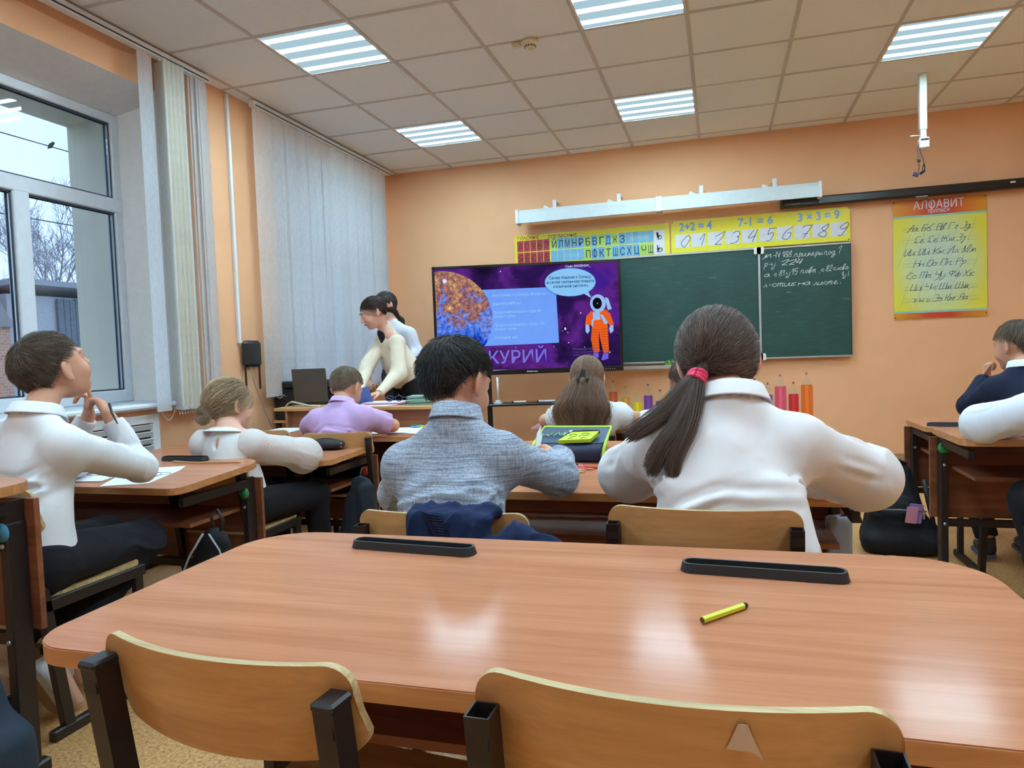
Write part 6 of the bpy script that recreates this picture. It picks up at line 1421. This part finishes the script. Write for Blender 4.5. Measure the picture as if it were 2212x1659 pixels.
G = Field((-2.80, 4.55, .8), (-2.10, 5.35, 1.4), .006); G.cone(ch, J['P'] + up * .05, .112, .105, .04, flat=(frn, .68)); G.cone((J['SL'] + J['SR']) / 2 + frn * .01, J['NB'], .056, .046, .04); G.cone(J['NB'] + up * .0 + frn * .02, J['NB'] + up * .12 + frn * .02, .050, .055, 0, op='d'); G.cone(J['NB'] + frn * .040 - up * .030, ch + frn * .072 - up * .13, .047, .012, .0, flat=(frn, .62)); field_obj(G, 'black_top', M_blk, r)
G = Field((-2.80, 4.42, .70), (-2.05, 5.35, 1.4), .006); G.cone(ch, J['P'] + up * .06, .124, .130, .05, flat=(frn, .74)); G.cone(J['P'] + up * .12, J['P'] + up * .02, .150, .138, .05, flat=(frn, .80)); G.cone(J['SL'], J['SR'], .052, None, .04); G.cone((J['SL'] + J['SR']) / 2, J['NB'] - frn * .012, .064, .056, .04)
limb(G, J['SL'], J['EL'], J['WL'], (.058, .056, .034), .03, clip=2); limb(G, J['SR'], J['ER'], J['WR'], (.056, .052, .034), .03, clip=2)
G.cone(J['NB'] + frn * .02, J['NB'] + up * .12 + frn * .03, .043, .052, 0, op='d'); G.halfspace(J['P'] - up * .015, -up); field_obj(G, 'cardigan', M_card, r, wrinkle(.006, 83, up, 9))
b = MB(); 
for q in range(4):
    p = ch + frn * (.118 - .004 * q) - up * (.17 + .07 * q) - np.array(r.location); b.lathe([(.007, 0), (.006, .003)], Vector(p), 10, Vector(frn).to_track_quat('Z', 'Y').to_matrix().to_4x4())
b.obj('button', plain('button_horn', (190, 170, 140), .4), r)
T1 = J['head'] + R @ np.array((0, -.102, -.030)); M_dkb = hairmat('hair_dark_brown', (58, 42, 38), .38)
pulled_hair(r, J['head'], R, 1.0, M_dkb, T1, [[T1, T1 + R @ np.array((0, -.035, -.01)), T1 + R @ np.array((.01, -.055, -.05)), T1 + R @ np.array((.01, -.050, -.11))]], [.014, .026, .024, .006], 3600, .010, .0020, jit=.02)
b = MB(); W = lambda p: Vector(J['head'] + R @ np.array(p) - np.array(r.location))
for q in (-1, 1): b.tube([W((q * .014, .100, .022)), W((q * .030, .096, .028)), W((q * .046, .082, .022))], [.0022, .0028, .0014], 6)
b.obj('eyebrow', plain('brow_dark', (52, 38, 34), .7), r); b = MB(); b.tube([W((-.020, .094, -.061)), W((0, .102, -.060)), W((.020, .094, -.061))], [.002, .0052, .002], 8); b.obj('lips', plain('lip_rose', (160, 80, 78), .4), r)
f2 = np.array((-.45, -.89, 0)); P2 = (-2.565, 5.434, .908)
r, J, R = person('dark-haired young woman in pale grey shirt, standing behind the one in the cardigan', dict(head=(-2.627, 5.32, 1.483), fwd=(-.55, -.80, -.25), NB=(-2.608, 5.377, 1.354), SL=(-2.432, 5.32, 1.270), SR=(-2.755, 5.377, 1.288), EL=(-2.361, 5.32, 1.079), ER=(-2.798, 5.32, 1.022), WL=(-2.375, 5.111, .993), WR=(-2.717, 5.149, .87), P=P2, footdir=f2, **standing(P2, f2)), .0070, SKIN_A, cloth('pale_grey_cotton', (206, 208, 222), 400, .85, .12), 'long', (.056, .052, .042), cloth('charcoal_wool', (66, 66, 76)), (M_shb, M_sol), .98, None, amp=.005, seed=91, skirt=True, group='young women at the teacher\'s desk')
long_hair(r, J['head'], R, .98, hairmat('hair_espresso', (44, 36, 36), .34), 1.25, (-2.585, 5.405, 0), .072, 2600, .012, .0026, .003)
t = thing('shoulder_bag', 'dark blue-grey bag held by the woman behind the one in the cardigan', 'bag', (-2.323, 5.225, .87))
G = Field((-2.44, 5.08, .70), (-2.18, 5.37, 1.1), .005); G.rbox((-2.318, 5.225, .87), (.050, .075, .115), None, .035, 0); field_obj(G, 'body', cloth('slate_canvas', (64, 70, 96)), t, wrinkle(.004, 3, (0, 0, 1), 16)); MB().tube([(.0, -.05, .10), (-.0, -.04, .17), (0, .03, .18), (0, .05, .10)], .008, 8).obj('handle', M_black, t)
# right-hand column
r, J, R = person('person in a white shirt and black trousers cut by the right photo edge', dict(head=(1.335, 2.80, 1.07), fwd=(-.2, 1, -.2), NB=(1.25, 2.72, .955), SL=(1.085, 2.715, .865), SR=(1.40, 2.66, .875), EL=(.905, 2.925, .738), ER=(1.52, 2.92, .74), WL=(1.105, 3.075, .715), WR=(1.35, 3.12, .72), P=(1.215, 2.60, .505), KL=(1.055, 2.95, .46), KR=(1.28, 2.96, .46), AL=(1.090, 2.86, .095), AR=(1.30, 2.9, .09)), .0056, SKIN_A, cloth('white_shirt_cool', (226, 232, 244), 420, .85, .1, .03), 'long', (.062, .066, .050), M_trn, (plain('dark_green_trainer', (30, 50, 44), .5), M_sol), 1.04, None, amp=.0075, seed=101, group='pupils at the desks')
short_hair(r, J['head'], R, 1.04, MAT['hair_brown_short'], 2000, .035, .008, .007, .0026)
r, J, R = person('boy in a navy jumper over a white collar resting his chin on his fist', dict(head=(1.352, 3.895, 1.005), fwd=(-.50, .86, -.12), NB=(1.345, 3.80, .905), SL=(1.225, 3.78, .835), SR=(1.465, 3.72, .835), EL=(1.165, 3.93, .715), ER=(1.52, 3.98, .66), WL=(1.262, 4.02, .845), WR=(1.40, 4.15, .64), P=(1.31, 3.63, .455), KL=(1.15, 3.93, .40), AL=(1.185, 3.78, .10), KR=(1.36, 3.97, .42), AR=(1.38, 3.85, .1)), .0058, SKIN_B, cloth('navy_knit', (30, 36, 58), 300, .9, .25), 'long', (.060, .055, .045), M_trn, (M_shb, plain('grey_sole', (74, 90, 104), .6)), 1.02,
    {'WL': dict(d=(.02, -.12, .9), n=(-.8, .5, .1), side=1, curl=(1.3, 1.4, .8), s=.86)}, amp=.004, seed=111, group='pupils at the desks')
short_hair(r, J['head'], R, 1.02, hairmat('hair_mid_brown', (104, 86, 70), .5), 3200, .04, .010, .008, .0022, (.0, -.5, .85), .4)
collar(r, J['NB'] + (0, .0, -.010), (0, .12, 1), .056, .040, M_wsh, (-.3, 1, 0), .012)
# child beyond the polo boy, only a strand of hair in view
r, J, R = person('child with golden hair at the left photo edge, beside the boy in the polo', dict(head=(-2.475, 1.80, .995), fwd=(0, 1, -.2), NB=(-2.40, 1.74, .89), SL=(-2.52, 1.73, .83), SR=(-2.30, 1.73, .83), EL=(-2.60, 1.92, .70), ER=(-2.30, 1.97, .69), WL=(-2.48, 2.12, .68), WR=(-2.36, 2.14, .68), P=(-2.41, 1.62, .48)), .009, SKIN_A, M_wsh, 'long', (.048, .044, .038), trousers=M_trn, shoes=(M_shb, M_sol), hs=.98, seed=121, group='pupils at the desks')
long_hair(r, J['head'], R, .98, hairmat('hair_golden', (176, 128, 78), .45), .82, (-2.46, 1.68, 0), .085, 1400, .010, .0026, .006)

# ---------------------------------------------------------------- bags and clothes
M_bk = cloth('black_nylon', (24, 25, 29), 300, .7, .3); M_bk2 = plain('black_webbing', (16, 16, 19), .6)
t = thing('backpack', 'big black backpack standing on the floor between the desk columns, purple folder in its pocket', 'backpack', (.83, 3.90, 0), -.06)
o_ = np.array((.83, 3.90, 0)); G = Field((.56, 3.66, -.01), (1.12, 4.14, .52), .006); G.cone((.815, 3.95, .36), (.83, 3.93, .12), .095, .150, .03, flat=((0, 1, 0), .62)); G.cone((.82, 3.86, .17), (.83, 3.86, .085), .115, .150, .04, flat=((0, 1, 0), .55)); G.rbox((.84, 3.88, .05), (.165, .11, .05), None, .045, .05); G.ell((.965, 3.90, .11), (.05, .05, .05), None, .03); G.halfspace((0, 0, .003), (0, 0, -1)); field_obj(G, 'body', M_bk, t, creases(wrinkle(.007, 7, (0, 0, 1), 10), [((.72, 3.83, .20), (.95, 3.80, .19), .008, -.010), ((.80, 3.87, .42), (.74, 3.87, .22), .010, .008), ((.84, 3.85, .30), (.93, 3.84, .22), .010, .009)]))
MB().tube([(.115, -.02, .36), (.135, -.03, .25), (.155, -.04, .14), (.135, .0, .06)], [.010, .012, .010, .008], 8).obj('strap', M_bk2, t); MB().tube([(-.05, .03, .43), (0, .02, .455), (.05, .03, .43)], .008, 8).obj('handle', M_bk2, t)
MB().tube([(-.10, -.115, .225), (0, -.128, .23), (.11, -.11, .222)], .004, 6).obj('zip', plain('zip_grey', (100, 104, 110), .4), t); MB().box((.098, -.118, .205), (.006, .006, .035)).obj('zip_pull', M_alum, t)
tag(MB().prism(rrect(-.030, -.05, .032, .045, .006), 0, .004, Matrix.Rotation(PI / 2 + .1, 4, 'X')).obj('folder', plain('lavender_plastic', (150, 128, 196), .3), loc=(.885, 3.782, .215), rot=(0, .12, .1)), 'lavender folder poking out of the big black backpack\'s pocket', 'folder')
tag(MB().prism(rrect(-.028, -.05, .022, .030, .004), 0, .004, Matrix.Rotation(PI / 2 + .1, 4, 'X')).obj('notebook', plain('pink_cover', (214, 150, 186), .4), loc=(.872, 3.776, .215), rot=(0, .12, .1)), 'pink notebook in front of the lavender folder in the backpack', 'notebook')
def hung_bag(label, c, half, mat, pipe, seed, hook=None):
    c = np.array(c); t = thing('backpack', label, 'backpack', tuple(c)); G = Field(c - np.array(half) * 1.35 - .03, c + np.array(half) * 1.35 + .03, .006)
    G.cone(c - (0, 0, half[2] * .45), c + (0, 0, half[2] * .45), half[0] * .98, half[0] * .55, .02, flat=((0, 1, 0), half[1] / half[0])); G.rbox(c - (0, half[1] * .2, half[2] * .45), (half[0] * .98, half[1], half[2] * .5), None, .05, .04); field_obj(G, 'body', mat, t, wrinkle(.006, seed, (0, 0, 1), 10))
    MB().tube([(0, 0, half[2] * .9), (-.02, 0, half[2] * 1.25), (0.01, .01, half[2] * 1.42), (.03, 0, half[2] * 1.2), (.02, 0, half[2] * .9)], .007, 8).obj('handle', M_bk2, t)
    y = -half[1]; MB().tube([(-half[0] * .10, y * .42, half[2] * .88), (-half[0] * .38, y * .62, half[2] * .50), (-half[0] * .56, y * .80, half[2] * .1), (-half[0] * .62, y * 1.12, -half[2] * .5)], .0042, 6).tube([(half[0] * .12, y * .42, half[2] * .88), (half[0] * .46, y * .50, half[2] * .55), (half[0] * .68, y * .56, half[2] * .15), (half[0] * .80, y * .70, -half[2] * .3)], .0036, 6).obj('piping', pipe, t)
    return t
t = thing('backpack', 'black backpack with pale piping hanging from the green-stickered desk', 'backpack', (-1.79, 2.12, .315))
G = Field((-2.02, 1.98, .0), (-1.54, 2.26, .52), .006); G.cone((-1.815, 2.12, .12), (-1.762, 2.12, .405), .165, .062, .03, flat=((0, 1, 0), .50)); G.rbox((-1.80, 2.09, .13), (.150, .07, .10), None, .04, .03); field_obj(G, 'body', M_bk, t, wrinkle(.006, 5, (0, 0, 1), 10))
pp = plain('piping_grey', (150, 158, 164), .5); L_ = np.array(t.location)
MB().tube([np.array(q) - L_ for q in ((-1.775, 2.078, .455), (-1.825, 2.062, .375), (-1.866, 2.048, .275), (-1.885, 2.030, .150))], .0042, 6).tube([np.array(q) - L_ for q in ((-1.752, 2.080, .455), (-1.712, 2.080, .400), (-1.680, 2.074, .325), (-1.664, 2.062, .24))], .0036, 6).obj('piping', pp, t)
MB().tube([(.03, 0, .14), (.02, .0, .19), (.04, .01, .215), (.07, .0, .18), (.05, 0, .13)], .006, 8).obj('handle', M_bk2, t)
hung_bag('dark blue backpack with white piping at the bottom left, beside the blue-stickered desk', (-1.70, 1.20, .23), (.135, .085, .20), cloth('ink_blue_nylon', (40, 52, 68), 300, .7, .3), plain('piping_white', (196, 200, 206), .5), 6)
t = thing('backpack', 'small grey and black bag hanging at the right end of the middle desk', 'backpack', (.34, 2.33, .42))
G = Field((.22, 2.22, .28), (.46, 2.44, .56), .004); G.rbox((.335, 2.33, .450), (.036, .028, .072), None, .012, 0); G.halfspace((.335, 2.33, .385), (0, 0, -1)); field_obj(G, 'body', cloth('grey_nylon', (138, 142, 150), 300, .7, .3), t, wrinkle(.003, 4, (0, 0, 1), 14)); G = Field((.20, 2.20, .26), (.50, 2.46, .42), .004); G.ell((.355, 2.325, .355), (.062, .050, .042), None, 0); field_obj(G, 'lower_pocket', M_bk, t, wrinkle(.005, 4, (1, 0, 1), 14))
MB().tube([(.0, 0, .10), (.03, 0, .115), (.055, 0, .10), (.058, 0, .085)], .005, 8).obj('strap', M_bk2, t)
t = thing('dark_jacket', 'dark jacket hanging from the orange-stickered desk', 'jacket', (-1.645, 2.98, .30))
G = Field((-1.85, 2.85, .06), (-1.48, 3.12, .56), .006); G.cone((-1.64, 2.98, .46), (-1.66, 2.98, .16), .040, .115, .03, flat=((0, 1, 0), .45)); G.cone((-1.61, 2.96, .44), (-1.57, 2.94, .14), .030, .050, .02); field_obj(G, 'cloth', cloth('midnight_cloth', (34, 38, 48), 300, .85, .3), t, wrinkle(.016, 12, (0.1, 0, 1), 12)); MB().tube([(0, 0, .16), (0, .02, .22), (.0, .04, .235)], .004, 6).obj('hanging_loop', M_bk2, t)
# navy jumper over the chair back
t = thing('navy_jumper', 'navy jumper with a ribbed band thrown over the grey-shirted boy\'s chair back', 'jumper', (-.56, 1.45, .66))
G = Field((-.72, 1.36, .52), (-.26, 1.56, .76), .0045)
G.cone((-.655, 1.445, .716), (-.475, 1.445, .718), .017, .016, .02); G.rbox((-.572, 1.412, .645), (.098, .014, .078), Matrix.Rotation(-.08, 3, 'X'), .012, .02); G.cone((-.64, 1.405, .690), (-.63, 1.395, .59), .020, .030, .02, flat=((0, 1, 0), .6)); G.cone((-.50, 1.405, .690), (-.505, 1.392, .59), .018, .026, .02, flat=((0, 1, 0), .7)); G.cone((-.545, 1.405, .690), (-.56, 1.392, .59), .018, .026, .02, flat=((0, 1, 0), .7)); G.rbox((-.56, 1.483, .655), (.09, .010, .060), None, .009, .02)
G.cone((-.47, 1.40, .62), (-.415, 1.415, .665), .040, .034, .02); G.cone((-.415, 1.415, .665), (-.355, 1.42, .645), .034, .028, .02); G.cone((-.355, 1.42, .645), (-.320, 1.42, .615), .028, .018, .02)
field_obj(G, 'cloth', cloth('navy_jersey', (30, 42, 76), 420, .9, .35), t, wrinkle(.008, 15, (.12, 0, 1), 24))
b = MB()
for k in range(22):
    u = k / 21; x = -.605 + .040 * u + .012 * math.sin(u * 3); z = .718 - .120 * u; y = 1.394 - .012 * u
    b.tube([(x + .56 - .020, y - 1.45 + .003, z - .66 + .005), (x + .56, y - 1.45 - .005, z - .66), (x + .56 + .020, y - 1.45 + .003, z - .66 - .004)], .0030, 5)
b.obj('ribbed_band', cloth('navy_rib', (26, 32, 58), 300, .9, .3), t)

# ---------------------------------------------------------------- pieces that were laid down together become parts of their own
def split_islands(o):
    me = o.data; n = len(me.vertices); lab = np.arange(n); E = np.empty(len(me.edges) * 2, dtype=np.int64); me.edges.foreach_get('vertices', E); E = E.reshape(-1, 2)
    while True:
        m = np.minimum(lab[E[:, 0]], lab[E[:, 1]]); l2 = lab.copy(); np.minimum.at(l2, E[:, 0], m); np.minimum.at(l2, E[:, 1], m); l2 = l2[l2]
        if (l2 == lab).all(): break
        lab = l2
    ids = np.unique(lab)
    if len(ids) < 2: return
    V = [tuple(v.co) for v in me.vertices]; P = [(tuple(p.vertices), p.material_index, p.use_smooth) for p in me.polygons]; base = o.name.split('.')[0]
    for k in ids:
        vs = np.nonzero(lab == k)[0]; mp = {int(v): i for i, v in enumerate(vs)}; ps = [p for p in P if lab[p[0][0]] == k]
        m2 = bpy.data.meshes.new(base); m2.from_pydata([V[v] for v in vs], [], [tuple(mp[q] for q in p[0]) for p in ps])
        for mt in me.materials: m2.materials.append(mt)
        m2.polygons.foreach_set('material_index', [p[1] for p in ps]); m2.polygons.foreach_set('use_smooth', [p[2] for p in ps]); m2.update()
        q = bpy.data.objects.new(base, m2); COL.objects.link(q); q.parent = o.parent; q.location = o.location; q.rotation_euler = o.rotation_euler
    bpy.data.objects.remove(o)
for o in list(bpy.data.objects):
    if o.type == 'MESH' and o.parent and not o.children and o.name.split('.')[0] in ('blue_square', 'green_square', 'red_square', 'digit_square', 'teal_stripe', 'carrier', 'button', 'eyebrow', 'bracket', 'chalk_mark', 'corner_cap', 'star', 'suit_fold', 'bolt', 'ruled_line', 'astronaut_boot'): split_islands(o)
